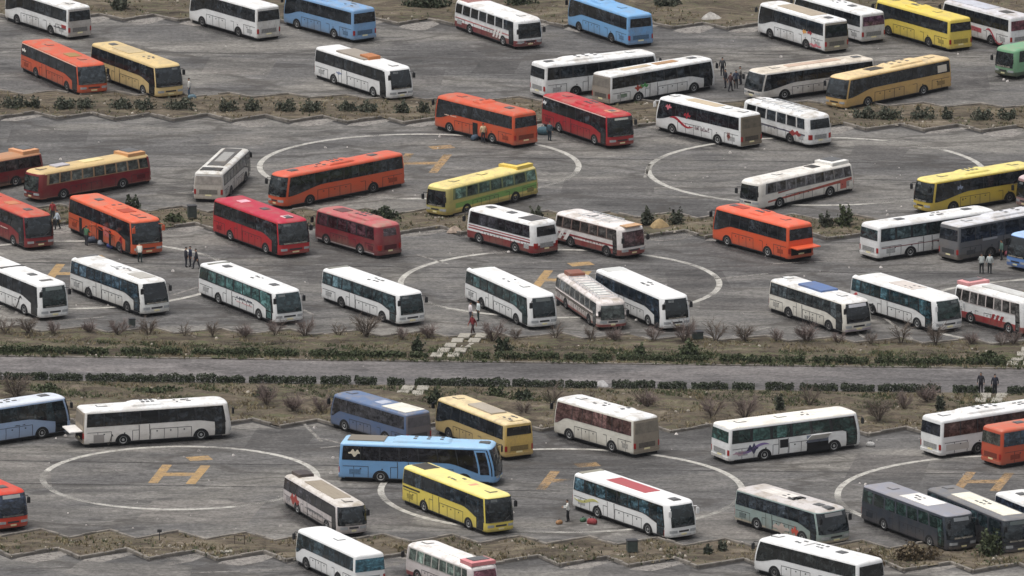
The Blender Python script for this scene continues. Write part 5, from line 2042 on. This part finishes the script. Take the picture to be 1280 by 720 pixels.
def person(px, py, face, pose, shirt, trousers, lab, s=0.98):
    me0, f = POSES[pose]
    me = me0.copy()
    me.materials.clear()
    for m in (M_SKIN, plain(shirt, 0.85, 'jacket', 0.15, 5), plain(trousers, 0.85, 'trousers', 0.15, 5), M_SHOE):
        me.materials.append(m)
    for p in me.polygons:
        c = p.center
        if c.z < .085:
            k = 3
        elif c.z < .93 and abs(c.y) < .19 and not (pose == 'bend' and c.x > .35):
            k = 2
        elif c.z > (1.50 if pose != 'bend' else 1.38):
            k = 0
        else:
            k = 1
            if pose in ('stand', 'walk') and c.z < .91 and abs(c.y) > .2:
                k = 0
            if pose == 'hold' and c.x > .36 and c.z < 1.3:
                k = 0
            if pose == 'bend' and c.z < .74 and c.x > .4:
                k = 0
        p.material_index = k
    me.polygons.foreach_set('use_smooth', [True] * len(me.polygons))
    o = bpy.data.objects.new('person', me)
    COL.objects.link(o)
    o.location = P(px, py, 0.0)
    o.rotation_euler = (0, 0, radians(face))
    o.scale = (s, s, s)
    hx, hy, hz = f(0.015, 0, 1.70)
    mb = MB()
    vs, fs = [], []
    n = 12
    for i in range(6):
        ph = pi / 2 * i / 5
        for j in range(n):
            a = 2 * pi * j / n
            r = .098 * cos(ph) + .004
            front = 0.0 if cos(a) < .3 else .02
            vs.append((hx + r * 1.06 * cos(a), r * .92 * sin(a), hz - .03 + front * (i == 0) + .095 * sin(ph)))
    fs = [(i * n + j, i * n + (j + 1) % n, (i + 1) * n + (j + 1) % n, (i + 1) * n + j) for i in range(5) for j in range(n)]
    fs.append(tuple(range(n)))
    mb.add(vs, fs)
    mb.build('hair', M_HAIR, o, smooth=True)
    tag(o, lab, 'person')


DK, BL, WT = (38, 38, 46), (44, 52, 72), (206, 204, 198)
for a in ((232.5, 334, 20, 'stand', DK, DK, 'person in dark clothes, left of three standing above the teal windowed coach'),
          (238, 333, 200, 'stand', (44, 50, 70), DK, 'person in dark blue, middle of three standing above the teal windowed coach'),
          (245.5, 336, 170, 'walk', DK, (44, 44, 50), 'person in black, right of three standing above the teal windowed coach'),
          (175, 328, 100, 'bend', (200, 198, 186), (36, 52, 50), 'person in pale shirt bending at the nose of the orange coach'),
          (153.5, 317, 120, 'hold', (150, 40, 44), (90, 60, 70), 'person in red top beside the orange coach with open holds'),
          (108, 307, 60, 'hold', (70, 104, 76), (60, 60, 66), 'person in green top at the rear hold of the orange coach'),
          (136, 306, 80, 'stand', (190, 206, 190), (52, 60, 66), 'person in pale green top at the middle hold of the orange coach'),
          (72, 287, 200, 'walk', (186, 196, 204), (46, 56, 60), 'person in pale shirt right of the dark red coach nose'),
          (66, 276, 250, 'stand', (140, 50, 50), (60, 60, 66), 'person in dull red behind the nose of the dark red coach'),
          (236.5, 121, 180, 'stand', WT, (70, 90, 110), 'person in white at the nose of the tan coach'),
          (907, 110, 200, 'stand', DK, DK, 'person in dark clothes, leftmost of the group between two white coaches at upper right'),
          (913, 114, 30, 'walk', (70, 44, 44), DK, 'person in brown jacket in the group between two white coaches at upper right'),
          (920, 111, 260, 'stand', (52, 58, 74), (36, 36, 40), 'person in blue jacket in the group at upper right'),
          (926, 106, 180, 'hold', (120, 116, 110), DK, 'person in grey jacket, rightmost of the group at upper right'),
          (903, 95, 90, 'stand', (60, 60, 62), DK, 'lone person in dark grey behind the group at upper right'),
          (687, 176, 60, 'stand', (60, 80, 90), (40, 50, 60), 'person in grey blue between the orange coach tail and the red coach'),
          (604, 178, 100, 'stand', (196, 176, 140), (50, 54, 60), 'person in cream top at the open door of the orange coach'),
          (588, 403, 20, 'stand', (214, 206, 206), (60, 60, 70), 'person in white, left of two behind the bare shrubs in the middle'),
          (598, 401, 200, 'stand', (200, 206, 204), (44, 60, 56), 'person in white, right of two behind the bare shrubs in the middle'),
          (591, 419, 220, 'walk', (112, 36, 40), (60, 40, 40), 'person in dark red at the top of the slab steps'),
          (710, 652, 180, 'hold', (206, 206, 200), (30, 30, 34), 'person in white shirt and black trousers behind the white coach with red roof panel'),
          (1226, 492, 250, 'stand', (34, 34, 42), (34, 34, 40), 'person in black, left of two standing by the hedge below the road'),
          (1243.5, 494, 100, 'stand', (36, 38, 50), (34, 34, 40), 'person in navy, right of two standing by the hedge below the road'),
          (1227, 342, 100, 'hold', (176, 180, 176), (40, 44, 46), 'person in pale top, left of two at the hold of the dark grey coach'),
          (1237, 342, 80, 'stand', (170, 176, 174), (40, 44, 46), 'person in pale top, right of two at the hold of the dark grey coach'),
          (1252, 325, 200, 'stand', (84, 110, 100), (40, 44, 50), 'person in grey green between the dark grey and blue coaches'),
          ):
    person(*a)
